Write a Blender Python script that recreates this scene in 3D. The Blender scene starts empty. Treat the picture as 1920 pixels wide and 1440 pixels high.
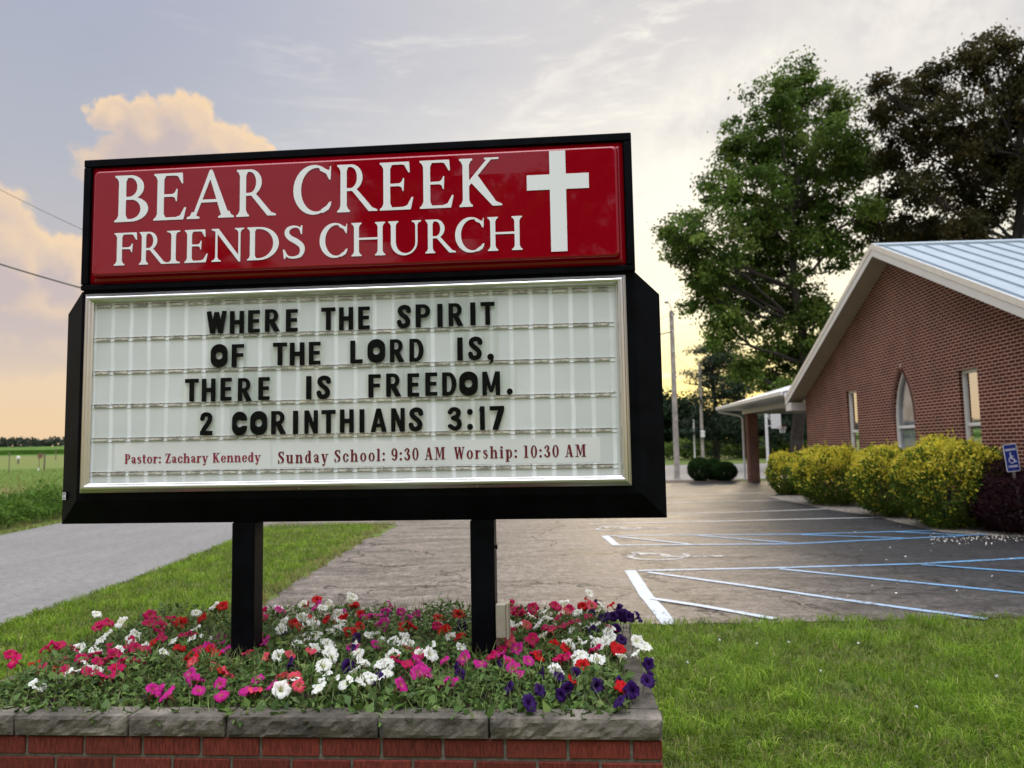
import bpy, math, random
import numpy as np
from mathutils import Vector, Matrix, noise as mnoise
R = math.radians
random.seed(7)
rng = np.random.RandomState(11)
sc = bpy.context.scene
COL = sc.collection

# ---------------------------------------------------------------- camera
FPX, PITCH, ROLL, EYE = 1441.0, R(4.88), R(1.03), 1.6
FW = Vector((0, math.cos(PITCH), math.sin(PITCH)))
UP0 = Vector((1, 0, 0)).cross(FW)
RT = Vector((1, 0, 0)) * math.cos(ROLL) - UP0 * math.sin(ROLL)
UP = UP0 * math.cos(ROLL) + Vector((1, 0, 0)) * math.sin(ROLL)
ORG = Vector((0, 0, EYE))
cd = bpy.data.cameras.new('camera')
cam = bpy.data.objects.new('camera', cd)
COL.objects.link(cam)
cam.matrix_world = Matrix((
    (RT.x, UP.x, -FW.x, 0), (RT.y, UP.y, -FW.y, 0), (RT.z, UP.z, -FW.z, EYE), (0, 0, 0, 1)))
cd.sensor_width = 36
cd.lens = 36 * FPX / 1920
cd.clip_end = 5000
cd.clip_start = 0.05
cd.dof.use_dof = True
cd.dof.focus_distance = 3.05
cd.dof.aperture_fstop = 3.6
sc.camera = cam


def ray(x, y):
    return FW + RT * ((x - 960) / FPX) - UP * ((y - 720) / FPX)


def gnd(x, y, z=0.0):
    d = ray(x, y)
    return ORG + d * ((z - EYE) / d.z)


def dep(x, y, Y):
    d = ray(x, y)
    return ORG + d * (Y / d.y)


# ---------------------------------------------------------------- view / node helpers
sc.view_settings.view_transform = 'Standard'
sc.view_settings.look = 'None'
sc.view_settings.exposure = 0.0
sc.view_settings.gamma = 1.0
sc.render.engine = 'CYCLES'
sc.cycles.max_bounces = 6
sc.cycles.transparent_max_bounces = 12


class NT:
    def __init__(s, tree):
        s.t = tree

    def n(s, typ, ins=None, **props):
        nd = s.t.nodes.new(typ)
        for k, v in props.items():
            setattr(nd, k, v)
        for k, v in (ins or {}).items():
            sock = nd.inputs[k]
            if hasattr(v, 'is_output') or isinstance(v, bpy.types.NodeSocket):
                s.t.links.new(v, sock)
            else:
                sock.default_value = v
        return nd

    def m(s, op, a, b=0.0, c=0.0, clamp=False):
        nd = s.n('ShaderNodeMath', {0: a, 1: b, 2: c}, operation=op)
        nd.use_clamp = clamp
        return nd.outputs[0]

    def vm(s, op, a, b=(0, 0, 0)):
        nd = s.n('ShaderNodeVectorMath', {0: a, 1: b}, operation=op)
        return nd.outputs['Value'] if op in ('LENGTH', 'DOT_PRODUCT', 'DISTANCE') else nd.outputs[0]

    def mapr(s, v, a, b, c=0.0, d=1.0, smooth=True):
        nd = s.n('ShaderNodeMapRange', {0: v, 1: a, 2: b, 3: c, 4: d})
        nd.interpolation_type = 'SMOOTHSTEP' if smooth else 'LINEAR'
        return nd.outputs[0]

    def mix(s, f, a, b, blend='MIX'):
        nd = s.t.nodes.new('ShaderNodeMix')
        nd.data_type = 'RGBA'
        nd.blend_type = blend
        for i, v in ((0, f), (6, a), (7, b)):
            if isinstance(v, bpy.types.NodeSocket):
                s.t.links.new(v, nd.inputs[i])
            else:
                nd.inputs[i].default_value = v if i == 0 else (tuple(v) + (1,))[:4]
        return nd.outputs[2]

    def ramp(s, f, stops, interp='LINEAR'):
        nd = s.n('ShaderNodeValToRGB', {0: f})
        cr = nd.color_ramp
        cr.interpolation = interp
        while len(cr.elements) < len(stops):
            cr.elements.new(0.5)
        for e, (p, c) in zip(cr.elements, stops):
            e.position = p
            e.color = (tuple(c) + (1,))[:4]
        return nd.outputs[0]

    def noise(s, vec, scale, detail=4, rough=0.55, dist=0.0, col=False):
        nd = s.n('ShaderNodeTexNoise', {'Vector': vec, 'Scale': scale, 'Detail': detail, 'Roughness': rough, 'Distortion': dist})
        return nd.outputs[1 if col else 0]


def s2l(r, g, b):
    f = lambda c: (c / 255 / 12.92) if c < 10.3 else ((c / 255 + .055) / 1.055) ** 2.4
    return (f(r), f(g), f(b))


# ---------------------------------------------------------------- world
SUN_AZ, SUN_EL = 14.0, 10.0
w = bpy.data.worlds.new('World')
sc.world = w
w.use_nodes = True
w.node_tree.nodes.clear()
T = NT(w.node_tree)
dirv = T.n('ShaderNodeTexCoord').outputs['Generated']
sep = T.n('ShaderNodeSeparateXYZ', {0: dirv}).outputs
az = T.m('MULTIPLY', T.m('ARCTAN2', sep[0], sep[1]), 180 / math.pi)
el = T.m('MULTIPLY', T.m('ARCSINE', sep[2]), 180 / math.pi)
pp = T.n('ShaderNodeCombineXYZ', {0: az, 1: el, 2: 0.0}).outputs[0]
elf = T.m('DIVIDE', T.m('MAXIMUM', el, 0.0), 90.0)
left = T.ramp(elf, [(0.0, s2l(246, 211, 168)), (5 / 90, s2l(240, 214, 182)), (10 / 90, s2l(205, 196, 194)),
                    (20 / 90, s2l(184, 188, 200)), (30 / 90, s2l(176, 181, 201)), (45 / 90, s2l(201, 203, 209))])
right = T.ramp(elf, [(0.0, s2l(252, 222, 105)), (4 / 90, s2l(254, 240, 150)), (10 / 90, s2l(255, 251, 222)),
                     (18 / 90, s2l(252, 248, 238)), (27 / 90, s2l(222, 219, 219)), (45 / 90, s2l(210, 209, 209))])
# warm glow centred near the hidden sun, cool away from it
gaz = T.m('ABSOLUTE', T.m('SUBTRACT', az, 17.0))
glow = T.mapr(gaz, 48.0, 4.0)
base = T.mix(glow, left, right)
# veil of thin streaky cloud
rot = T.n('ShaderNodeMapping', {0: pp, 2: (0, 0, R(-32)), 3: (0.035, 0.15, 1)}).outputs[0]
streak = T.noise(rot, 1.6, 6, 0.62, 0.9)
streak2 = T.noise(rot, 5.0, 5, 0.6, 1.2)
veil = T.m('ADD', T.m('MULTIPLY', T.m('SUBTRACT', streak, 0.5), 1.0), T.m('MULTIPLY', T.m('SUBTRACT', streak2, 0.5), 0.35))
vmask = T.m('MULTIPLY', T.mapr(veil, 0.0, 0.3), T.m('ADD', T.m('MULTIPLY', glow, 1.0), 0.12))
base = T.mix(vmask, base, s2l(255, 250, 240))
dmask = T.m('MULTIPLY', T.mapr(veil, -0.02, -0.3), T.m('MULTIPLY', T.mapr(el, 6.0, 16.0), T.m('SUBTRACT', 0.5, T.m('MULTIPLY', glow, 0.28))))
base = T.mix(dmask, base, s2l(176, 180, 196))


def azel(x, y):
    d = ray(x, y)
    return math.degrees(math.atan2(d.x, d.y)), math.degrees(math.asin(d.z / d.length))


def streak_band(px0, px1, wide, tail, wob, seed):
    # a bank of thin bright cloud along a line across the sky
    (a0, e0), (a1, e1) = azel(*px0), azel(*px1)
    L = math.hypot(a1 - a0, e1 - e0)
    tx, ty = (a1 - a0) / L, (e1 - e0) / L
    q = T.vm('ADD', pp, T.n('ShaderNodeVectorMath', {0: T.vm('SUBTRACT', T.noise(T.vm('ADD', pp, (seed, 0, 0)), .13, 6, .62, 0, col=True), (.5, .5, .5)), 3: wob}, operation='SCALE').outputs[0])
    rel = T.vm('SUBTRACT', q, (a0, e0, 0))
    along = T.vm('DOT_PRODUCT', rel, (tx, ty, 0))
    across = T.m('ABSOLUTE', T.vm('DOT_PRODUCT', rel, (-ty, tx, 0)))
    ends = T.m('MULTIPLY', T.mapr(along, -tail, tail), T.mapr(along, L + tail, L - tail))
    tex = T.mapr(T.noise(T.vm('ADD', pp, (seed + 3, 0, 0)), .35, 6, .65), .30, .68, .25, 1.0)
    return T.m('MULTIPLY', T.m('MULTIPLY', T.mapr(across, wide, wide * .12), ends), tex)


base = T.mix(T.m('MULTIPLY', streak_band((1190, 350), (1500, 40), 5.0, 5.0, 7.0, 0.0), .95), base, s2l(255, 252, 241))
base = T.mix(T.m('MULTIPLY', streak_band((1560, 60), (1900, 10), 5.0, 5.0, 7.0, 11.0), .8), base, s2l(255, 249, 238))
base = T.mix(T.m('MULTIPLY', streak_band((930, 240), (1150, 70), 0.8, 2.5, 2.4, 23.0), .55), base, s2l(250, 244, 238))
base = T.mix(T.m('MULTIPLY', streak_band((1230, 260), (1420, 210), 2.0, 3.0, 4.0, 31.0), .6), base, s2l(190, 191, 201))


def cumulus(blobs, p):
    wv = T.noise(p, 0.28, 6, 0.6, 0.0, col=True)
    wv = T.vm('SUBTRACT', wv, (0.5, 0.5, 0.5))
    sc_ = T.n('ShaderNodeVectorMath', {0: wv, 3: 3.6}, operation='SCALE').outputs[0]
    q = T.vm('ADD', p, sc_)
    best = None
    for (x, y, rx, ry) in blobs:
        a, e = azel(x, y)
        k = 0.036
        dd = T.vm('LENGTH', T.vm('MULTIPLY', T.vm('SUBTRACT', q, (a, e, 0)), (1 / (rx * k), 1 / (ry * k), 0)))
        if best is None:
            best = dd
        else:
            nd = T.n('ShaderNodeMath', {0: best, 1: dd, 2: 0.25}, operation='SMOOTH_MIN')
            best = nd.outputs[0]
    fine = T.noise(p, 0.9, 5, 0.6)
    return T.m('ADD', best, T.m('MULTIPLY', T.m('SUBTRACT', fine, 0.5), 0.5))


BLOBS = [(215, 212, 40, 34), (282, 245, 70, 60), (352, 232, 62, 52), (420, 275, 75, 48), (485, 292, 42, 30), (330, 320, 170, 60),
         (0, 450, 62, 78), (52, 500, 66, 75), (148, 498, 46, 60), (90, 585, 170, 90), (-120, 470, 160, 150), (10, 640, 140, 70), (120, 650, 140, 60)]
f0 = cumulus(BLOBS, pp)
f1 = cumulus(BLOBS, T.vm('ADD', pp, (1.1, 1.5, 0)))
calpha = T.mapr(f0, 1.06, 0.80)
emb = T.m('SUBTRACT', f1, f0)
lit = T.m('ADD', T.mapr(emb, -0.55, 1.15), T.mapr(f0, 0.45, 1.0, -0.2, 0.35), clamp=True)
ccol = T.mix(lit, s2l(206, 190, 188), s2l(253, 221, 182))
lowfade = T.mapr(el, 3.5, 10.0)
calpha = T.m('MULTIPLY', calpha, T.m('ADD', T.m('MULTIPLY', lowfade, 0.8), 0.15))
base = T.mix(calpha, base, ccol)
# unseen sky overhead and behind the viewer is boosted as added fill light
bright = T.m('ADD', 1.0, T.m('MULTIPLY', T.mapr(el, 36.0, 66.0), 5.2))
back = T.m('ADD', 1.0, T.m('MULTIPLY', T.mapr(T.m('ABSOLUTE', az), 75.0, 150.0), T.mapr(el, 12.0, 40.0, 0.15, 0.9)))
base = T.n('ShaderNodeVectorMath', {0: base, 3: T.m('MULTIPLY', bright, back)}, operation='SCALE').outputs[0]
nish = T.n('ShaderNodeTexSky', sky_type='NISHITA', sun_disc=False, sun_elevation=R(SUN_EL), sun_rotation=R(SUN_AZ), dust_density=2.0)
bg1 = T.n('ShaderNodeBackground', {0: nish.outputs[0], 1: 0.1}).outputs[0]
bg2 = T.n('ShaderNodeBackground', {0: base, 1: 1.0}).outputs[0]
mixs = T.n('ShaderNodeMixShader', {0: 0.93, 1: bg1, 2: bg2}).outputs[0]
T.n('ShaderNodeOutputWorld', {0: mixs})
w.cycles.sampling_method = 'MANUAL'
w.cycles.sample_map_resolution = 512

# ---------------------------------------------------------------- sun
sl = bpy.data.lights.new('sun', 'SUN')
sl.energy = 2.0
sl.angle = R(16)
sl.color = (1.0, 0.80, 0.55)
so = bpy.data.objects.new('sun', sl)
COL.objects.link(so)
sd = Vector((math.sin(R(SUN_AZ)) * math.cos(R(SUN_EL)), math.cos(R(SUN_AZ)) * math.cos(R(SUN_EL)), math.sin(R(SUN_EL))))
so.rotation_euler = sd.to_track_quat('Z', 'Y').to_euler()


# ---------------------------------------------------------------- object helpers
def tag(o, label=None, cat=None, group=None, kind=None):
    if label: o['label'] = label
    if cat: o['category'] = cat
    if group: o['group'] = group
    if kind: o['kind'] = kind
    return o


def empty(name, label, cat, loc=(0, 0, 0), rz=0.0, group=None):
    o = bpy.data.objects.new(name, None)
    COL.objects.link(o)
    o.empty_display_size = 0.1
    o.location = loc
    o.rotation_euler = (0, 0, rz)
    return tag(o, label, cat, group)


def link(name, me, mats, parent=None):
    o = bpy.data.objects.new(name, me)
    COL.objects.link(o)
    if not isinstance(mats, (list, tuple)):
        mats = [mats]
    if not me.materials:
        for m in mats:
            me.materials.append(m)
    if parent:
        o.parent = parent
    return o


class MB:
    def __init__(s):
        s.v, s.f, s.mi, s.c = [], [], [], []
        s.col = None

    def add(s, vs, fs, mi=0):
        k = len(s.v)
        s.v += [tuple(v) for v in vs]
        s.f += [tuple(i + k for i in f) for f in fs]
        s.mi += [mi] * len(fs)
        s.c += [s.col or (1, 1, 1, 1)] * len(vs)
        return s

    def box(s, x0, x1, y0, y1, z0, z1, mi=0, M=None):
        vs = [Vector(p) for p in ((x0, y0, z0), (x1, y0, z0), (x1, y1, z0), (x0, y1, z0), (x0, y0, z1), (x1, y0, z1), (x1, y1, z1), (x0, y1, z1))]
        if M: vs = [M @ v for v in vs]
        return s.add(vs, [(0, 3, 2, 1), (4, 5, 6, 7), (0, 1, 5, 4), (1, 2, 6, 5), (2, 3, 7, 6), (3, 0, 4, 7)], mi)

    def bev(s, x0, x1, y0, y1, z0, z1, b, mi=0):
        # box with chamfered edges
        vs, idx = [], {}
        for ix, x in enumerate((x0, x1)):
            for iy, y in enumerate((y0, y1)):
                for iz, z in enumerate((z0, z1)):
                    sx, sy, sz = (1, -1)[ix], (1, -1)[iy], (1, -1)[iz]
                    for ax, d in enumerate(((0, b, b), (b, 0, b), (b, b, 0))):
                        idx[(ix, iy, iz, ax)] = len(vs)
                        vs.append((x + sx * d[0], y + sy * d[1], z + sz * d[2]))
        fs = []
        for i in (0, 1):
            q = [(0, 0), (1, 0), (1, 1), (0, 1)]
            a = [idx[(i, p, r, 0)] for p, r in q]
            fs.append(a if i else a[::-1])
            a = [idx[(p, i, r, 1)] for p, r in q]
            fs.append(a[::-1] if i else a)
            a = [idx[(p, r, i, 2)] for p, r in q]
            fs.append(a if i else a[::-1])
        for i in (0, 1):
            for j in (0, 1):
                e = [idx[(i, j, 0, 0)], idx[(i, j, 1, 0)], idx[(i, j, 1, 1)], idx[(i, j, 0, 1)]]
                fs.append(e if (i + j) % 2 == 0 else e[::-1])
                e = [idx[(i, 0, j, 0)], idx[(i, 1, j, 0)], idx[(i, 1, j, 2)], idx[(i, 0, j, 2)]]
                fs.append(e[::-1] if (i + j) % 2 == 0 else e)
                e = [idx[(0, i, j, 1)], idx[(1, i, j, 1)], idx[(1, i, j, 2)], idx[(0, i, j, 2)]]
                fs.append(e if (i + j) % 2 == 0 else e[::-1])
        for i in (0, 1):
            for j in (0, 1):
                for k in (0, 1):
                    e = [idx[(i, j, k, 0)], idx[(i, j, k, 1)], idx[(i, j, k, 2)]]
                    fs.append(e[::-1] if (i + j + k) % 2 == 0 else e)
        return s.add(vs, fs, mi)

    def tube(s, pts, rad, n=10, mi=0, cap=True):
        pts = [Vector(p) for p in pts]
        if not isinstance(rad, (list, tuple)): rad = [rad] * len(pts)
        vs, fs = [], []
        prev = None
        for i, p in enumerate(pts):
            d = (pts[min(i + 1, len(pts) - 1)] - pts[max(i - 1, 0)]).normalized()
            if prev is None:
                a = Vector((1, 0, 0)) if abs(d.x) < 0.8 else Vector((0, 1, 0))
            else:
                a = prev
            a = (a - d * a.dot(d)).normalized()
            prev = a
            b = d.cross(a)
            for k in range(n):
                t = 2 * math.pi * k / n
                vs.append(p + (a * math.cos(t) + b * math.sin(t)) * rad[i])
        for i in range(len(pts) - 1):
            for k in range(n):
                k2 = (k + 1) % n
                fs.append((i * n + k, i * n + k2, (i + 1) * n + k2, (i + 1) * n + k))
        if cap:
            fs.append(tuple(range(n))[::-1])
            fs.append(tuple(range((len(pts) - 1) * n, len(pts) * n)))
        return s.add(vs, fs, mi)

    def prism(s, poly, y0, y1, mi=0):
        # polygon in x-z, extruded along y
        n = len(poly)
        vs = [(x, y0, z) for x, z in poly] + [(x, y1, z) for x, z in poly]
        fs = [tuple(range(n)), tuple(range(2 * n - 1, n - 1, -1))]
        fs += [(i, i + n, (i + 1) % n + n, (i + 1) % n) for i in range(n)]
        return s.add(vs, fs, mi)

    def build(s, name, mats, parent=None, smooth=False, color=False):
        me = bpy.data.meshes.new(name)
        me.from_pydata(s.v, [], s.f)
        if len(set(s.mi)) > 1 or (s.mi and s.mi[0]):
            me.polygons.foreach_set('material_index', s.mi)
        if color:
            at = me.color_attributes.new('Col', 'FLOAT_COLOR', 'POINT')
            at.data.foreach_set('color', np.array(s.c, np.float32).ravel())
        if smooth:
            me.polygons.foreach_set('use_smooth', [True] * len(me.polygons))
        me.update()
        return link(name, me, mats, parent)


def np_mesh(name, V, F, C=None, nper=4):
    """V (n,3), F (m,nper) -> mesh; C per-point colours"""
    me = bpy.data.meshes.new(name)
    me.vertices.add(len(V))
    me.vertices.foreach_set('co', np.ascontiguousarray(V, np.float32).ravel())
    me.loops.add(F.size)
    me.loops.foreach_set('vertex_index', np.ascontiguousarray(F, np.int32).ravel())
    me.polygons.add(len(F))
    me.polygons.foreach_set('loop_start', np.arange(0, F.size, nper, dtype=np.int32))
    me.update(calc_edges=True)
    if C is not None:
        at = me.color_attributes.new('Col', 'FLOAT_COLOR', 'POINT')
        C4 = np.ones((len(V), 4), np.float32)
        C4[:, :3] = C
        at.data.foreach_set('color', C4.ravel())
    return me


# ---------------------------------------------------------------- materials
def mat(name, color=(0.5, 0.5, 0.5), rough=0.6, metal=0.0, spec=0.5, var=0.0, vscale=6.0, var2=None, bump=0.0, bscale=60.0,
        attr=False, coat=0.0, transl=0.0, coords='Object'):
    m = bpy.data.materials.new(name)
    m.use_nodes = True
    t = NT(m.node_tree)
    bs = m.node_tree.nodes['Principled BSDF']
    co = t.n('ShaderNodeTexCoord').outputs[coords]
    c = None
    if attr:
        c = t.n('ShaderNodeAttribute', attribute_name='Col').outputs[0]
    if var:
        f = t.noise(co, vscale, 6, 0.6)
        lo = tuple(max(0, x * (1 - var)) for x in color)
        hi = var2 or tuple(min(1, x * (1 + var)) for x in color)
        v = t.mix(t.mapr(f, 0.3, 0.7), lo, hi)
        c = t.mix(1.0, c, v, 'MULTIPLY') if attr else v
    if c is None:
        bs.inputs['Base Color'].default_value = tuple(color) + (1,)
    else:
        m.node_tree.links.new(c, bs.inputs['Base Color'])
    bs.inputs['Roughness'].default_value = rough
    bs.inputs['Metallic'].default_value = metal
    bs.inputs['Specular IOR Level'].default_value = spec
    bs.inputs['Coat Weight'].default_value = coat
    bs.inputs['Coat Roughness'].default_value = 0.03
    if bump:
        b = t.n('ShaderNodeBump', {'Height': t.noise(co, bscale, 5, 0.6), 'Strength': bump, 'Distance': 0.01})
        m.node_tree.links.new(b.outputs[0], bs.inputs['Normal'])
    if transl:
        tr = t.n('ShaderNodeBsdfTranslucent')
        if c is not None:
            m.node_tree.links.new(c, tr.inputs[0])
        else:
            tr.inputs[0].default_value = tuple(color) + (1,)
        mx = t.n('ShaderNodeMixShader', {0: transl, 1: bs.outputs[0], 2: tr.outputs[0]})
        out = m.node_tree.nodes['Material Output']
        m.node_tree.links.new(mx.outputs[0], out.inputs[0])
    return m


M = {}
M['black'] = mat('black_paint', (0.0022, 0.0026, 0.004), 0.42, spec=0.06, var=0.5, vscale=9)
M['red'] = mat('red_acrylic', (0.26, 0.001, 0.008), 0.6, spec=0.0, coat=1.0)
M['white_vinyl'] = mat('white_vinyl', (0.80, 0.81, 0.82), 0.3, spec=0.4)
M['alu'] = mat('satin_aluminium', (0.68, 0.68, 0.66), 0.30, metal=1.0, var=0.06, vscale=3)
M['alu_white'] = mat('white_frame_lip', (0.75, 0.75, 0.75), 0.4, var=0.15, vscale=20)
M['letter'] = mat('black_letter', (0.0045, 0.0055, 0.005), 0.3, spec=0.09, var=0.4, vscale=40)
M['oxblood'] = mat('oxblood_letter', (0.13, 0.006, 0.016), 0.35)
M['oxblood2'] = mat('faded_red_letter', (0.24, 0.02, 0.045), 0.35)
M['track'] = mat('letter_track_plastic', (0.44, 0.42, 0.37), 0.4, var=0.45, vscale=25)
M['beige'] = mat('beige_box', (0.29, 0.265, 0.20), 0.45, var=0.1, vscale=12)
M['white_trim'] = mat('white_trim', (0.60, 0.57, 0.54), 0.45, var=0.05, vscale=2)
M['white_metal'] = mat('white_painted_metal', (0.72, 0.72, 0.72), 0.4, var=0.05)
M['soffit'] = mat('soffit_panel', (0.42, 0.36, 0.29), 0.6, var=0.06, vscale=2)
M['bark'] = mat('bark', (0.034, 0.027, 0.021), 0.9, var=0.45, vscale=5, bump=0.8, bscale=14)
M['dark_bark'] = mat('dark_bark', (0.020, 0.016, 0.013), 0.9, var=0.45, vscale=5, bump=0.8, bscale=14)
M['leaf'] = mat('leaf', (1, 1, 1), 0.6, spec=0.1, attr=True, transl=0.38)
M['needle'] = mat('needle', (1, 1, 1), 0.6, spec=0.2, attr=True, transl=0.12)
M['petunia_leaf'] = mat('petunia_leaf', (1, 1, 1), 0.55, spec=0.25, attr=True, transl=0.25)
M['blade'] = mat('grass_blade', (1, 1, 1), 0.6, spec=0.06, attr=True, transl=0.4)
M['petal'] = mat('petal', (1, 1, 1), 0.6, spec=0.15, attr=True, transl=0.35)
M['soil'] = mat('soil', (0.045, 0.032, 0.022), 0.95, var=0.5, vscale=30, bump=1.0, bscale=60)
M['pole_wood'] = mat('weathered_pole', (0.30, 0.27, 0.24), 0.85, var=0.3, vscale=4, bump=0.4, bscale=20)
M['post_wood'] = mat('old_post_wood', (0.16, 0.13, 0.10), 0.9, var=0.3, vscale=6)
M['wire'] = mat('cable', (0.03, 0.028, 0.03), 0.6)
M['steel'] = mat('galvanised_steel', (0.45, 0.45, 0.44), 0.4, metal=0.8)
M['blue_sign'] = mat('blue_sign_face', (0.012, 0.035, 0.26), 0.4)
M['mulch'] = mat('mulch', (0.06, 0.042, 0.032), 0.95, var=0.5, vscale=12, bump=0.8, bscale=40)
M['gravel'] = mat('gravel', (0.16, 0.14, 0.115), 0.95, var=0.6, vscale=14, bump=1.0, bscale=50)
M['petal_litter'] = mat('fallen_petal', (0.6, 0.55, 0.48), 0.8)


def brick_mat(name, c1, c2, mortar, bw, rh, ms, bumpd=0.6, streak=False):
    m = bpy.data.materials.new(name)
    m.use_nodes = True
    t = NT(m.node_tree)
    bs = m.node_tree.nodes['Principled BSDF']
    co = t.n('ShaderNodeTexCoord').outputs['Object']
    sp = t.n('ShaderNodeSeparateXYZ', {0: co}).outputs
    u = t.m('ADD', sp[0], sp[1])
    v = t.n('ShaderNodeCombineXYZ', {0: u, 1: sp[2], 2: 0.0}).outputs[0]
    br = t.n('ShaderNodeTexBrick', {'Vector': v, 'Color1': c1 + (1,), 'Color2': c2 + (1,), 'Mortar': mortar + (1,), 'Scale': 1.0, 'Mortar Size': ms,
                                    'Mortar Smooth': 0.15, 'Bias': 0.0, 'Brick Width': bw, 'Row Height': rh})
    ns = t.noise(co, 1.1, 4, 0.6)
    ns2 = t.noise(co, 40.0, 3, 0.6)
    k = t.m('ADD', t.mapr(ns, 0.3, 0.7, 0.82, 1.12), t.mapr(ns2, 0.2, 0.8, -0.12, 0.12))
    c = t.n('ShaderNodeVectorMath', {0: br.outputs[0], 3: k}, operation='SCALE').outputs[0]
    m.node_tree.links.new(c, bs.inputs['Base Color'])
    bs.inputs['Roughness'].default_value = 0.85
    bs.inputs['Specular IOR Level'].default_value = 0.25
    h = t.m('ADD', t.m('SUBTRACT', 1.0, br.outputs[1]), t.m('MULTIPLY', ns2, 0.3))
    b = t.n('ShaderNodeBump', {'Height': h, 'Strength': bumpd, 'Distance': 0.008})
    m.node_tree.links.new(b.outputs[0], bs.inputs['Normal'])
    return m


M['brick_wall'] = brick_mat('building_brick', (0.098, 0.0165, 0.011), (0.060, 0.0125, 0.009), (0.46, 0.29, 0.22), 0.203, 0.0677, 0.0092)

# ---------------------------------------------------------------- glyph engine (signed fields -> outlines)
class G:
    """a drawing board of size w x 1 (cap height 1), inside is negative"""

    def __init__(s, wd, h=1 / 80., y0=-0.35, y1=1.12):
        s.h, s.x0, s.y0 = h, -0.12, y0
        s.X, s.Y = np.meshgrid(np.arange(-0.12, wd + 0.12, h), np.arange(y0, y1, h), indexing='ij')
        s.F = np.full(s.X.shape, 9.0)

    def poly(s, pts):
        P = np.array(pts, float)
        d = np.full(s.X.shape, 1e9)
        ins = np.zeros(s.X.shape, bool)
        for a, b in zip(P, np.roll(P, -1, 0)):
            e = b - a
            t = np.clip(((s.X - a[0]) * e[0] + (s.Y - a[1]) * e[1]) / max(e @ e, 1e-12), 0, 1)
            d = np.minimum(d, (s.X - a[0] - t * e[0]) ** 2 + (s.Y - a[1] - t * e[1]) ** 2)
            if a[1] != b[1]:
                c = ((a[1] > s.Y) != (b[1] > s.Y)) & (s.X < (b[0] - a[0]) * (s.Y - a[1]) / (b[1] - a[1]) + a[0])
                ins ^= c
        d = np.sqrt(d)
        return np.where(ins, -d, d)

    def box(s, x0, y0, x1, y1):
        return s.poly([(x0, y0), (x1, y0), (x1, y1), (x0, y1)])

    def seg(s, p, q, wd):
        p, q = np.array(p, float), np.array(q, float)
        d = (q - p) / np.linalg.norm(q - p)
        n = np.array([-d[1], d[0]]) * wd / 2
        return s.poly([p + n, q + n, q - n, p - n])

    def ell(s, cx, cy, rx, ry):
        return (np.sqrt(((s.X - cx) / rx) ** 2 + ((s.Y - cy) / ry) ** 2) - 1) * min(rx, ry)

    def path(s, pts, wds, sub=8):
        P = np.array(pts, float)
        W = np.array(wds if hasattr(wds, '__len__') else [wds] * len(P), float)
        Q = np.c_[P, W]
        E = np.vstack([2 * Q[0] - Q[1], Q, 2 * Q[-1] - Q[-2]])
        C = []
        for i in range(1, len(E) - 2):
            for k in range(sub):
                t = k / sub
                C.append(0.5 * (2 * E[i] + (E[i + 1] - E[i - 1]) * t + (2 * E[i - 1] - 5 * E[i] + 4 * E[i + 1] - E[i + 2]) * t * t
                                + (3 * E[i] - E[i - 1] - 3 * E[i + 1] + E[i + 2]) * t ** 3))
        C.append(Q[-1])
        f = np.full(s.X.shape, 9.0)
        for a, b in zip(C[:-1], C[1:]):
            e = b[:2] - a[:2]
            t = np.clip(((s.X - a[0]) * e[0] + (s.Y - a[1]) * e[1]) / max(e @ e, 1e-12), 0, 1)
            d = np.sqrt((s.X - a[0] - t * e[0]) ** 2 + (s.Y - a[1] - t * e[1]) ** 2) - (a[2] + t * (b[2] - a[2])) / 2
            f = np.minimum(f, d)
        return f

    def add(s, *fs):
        for f in fs: s.F = np.minimum(s.F, f)
        return s

    def cut(s, *fs):
        for f in fs: s.F = np.maximum(s.F, -f)
        return s

    def loops(s):
        f, h = s.F, s.h
        sg = f < 0
        cells = np.argwhere((sg[:-1, :-1] != sg[1:, :-1]) | (sg[:-1, :-1] != sg[:-1, 1:]) | (sg[:-1, :-1] != sg[1:, 1:]))
        pos, adj = {}, {}

        def edge(k, i, j):
            key = (k, i, j)
            if key not in pos:
                i2, j2 = (i + 1, j) if k == 0 else (i, j + 1)
                a, b = f[i, j], f[i2, j2]
                t = a / (a - b)
                pos[key] = (s.x0 + (i + t * (i2 - i)) * h, s.y0 + (j + t * (j2 - j)) * h)
            return key
        for i, j in cells:
            es = []
            if sg[i, j] != sg[i + 1, j]: es.append(edge(0, i, j))
            if sg[i + 1, j] != sg[i + 1, j + 1]: es.append(edge(1, i + 1, j))
            if sg[i, j + 1] != sg[i + 1, j + 1]: es.append(edge(0, i, j + 1))
            if sg[i, j] != sg[i, j + 1]: es.append(edge(1, i, j))
            for a, b in zip(es[::2], es[1::2]):
                adj.setdefault(a, []).append(b)
                adj.setdefault(b, []).append(a)
        out, seen = [], set()
        for st in adj:
            if st in seen: continue
            lp, cur, prev = [], st, None
            while cur not in seen:
                seen.add(cur)
                lp.append(pos[cur])
                nx = [q for q in adj[cur] if q != prev and q not in seen]
                if not nx: break
                prev, cur = cur, nx[0]
            if len(lp) > 5:
                out.append(simplify(lp))
        return out


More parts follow.
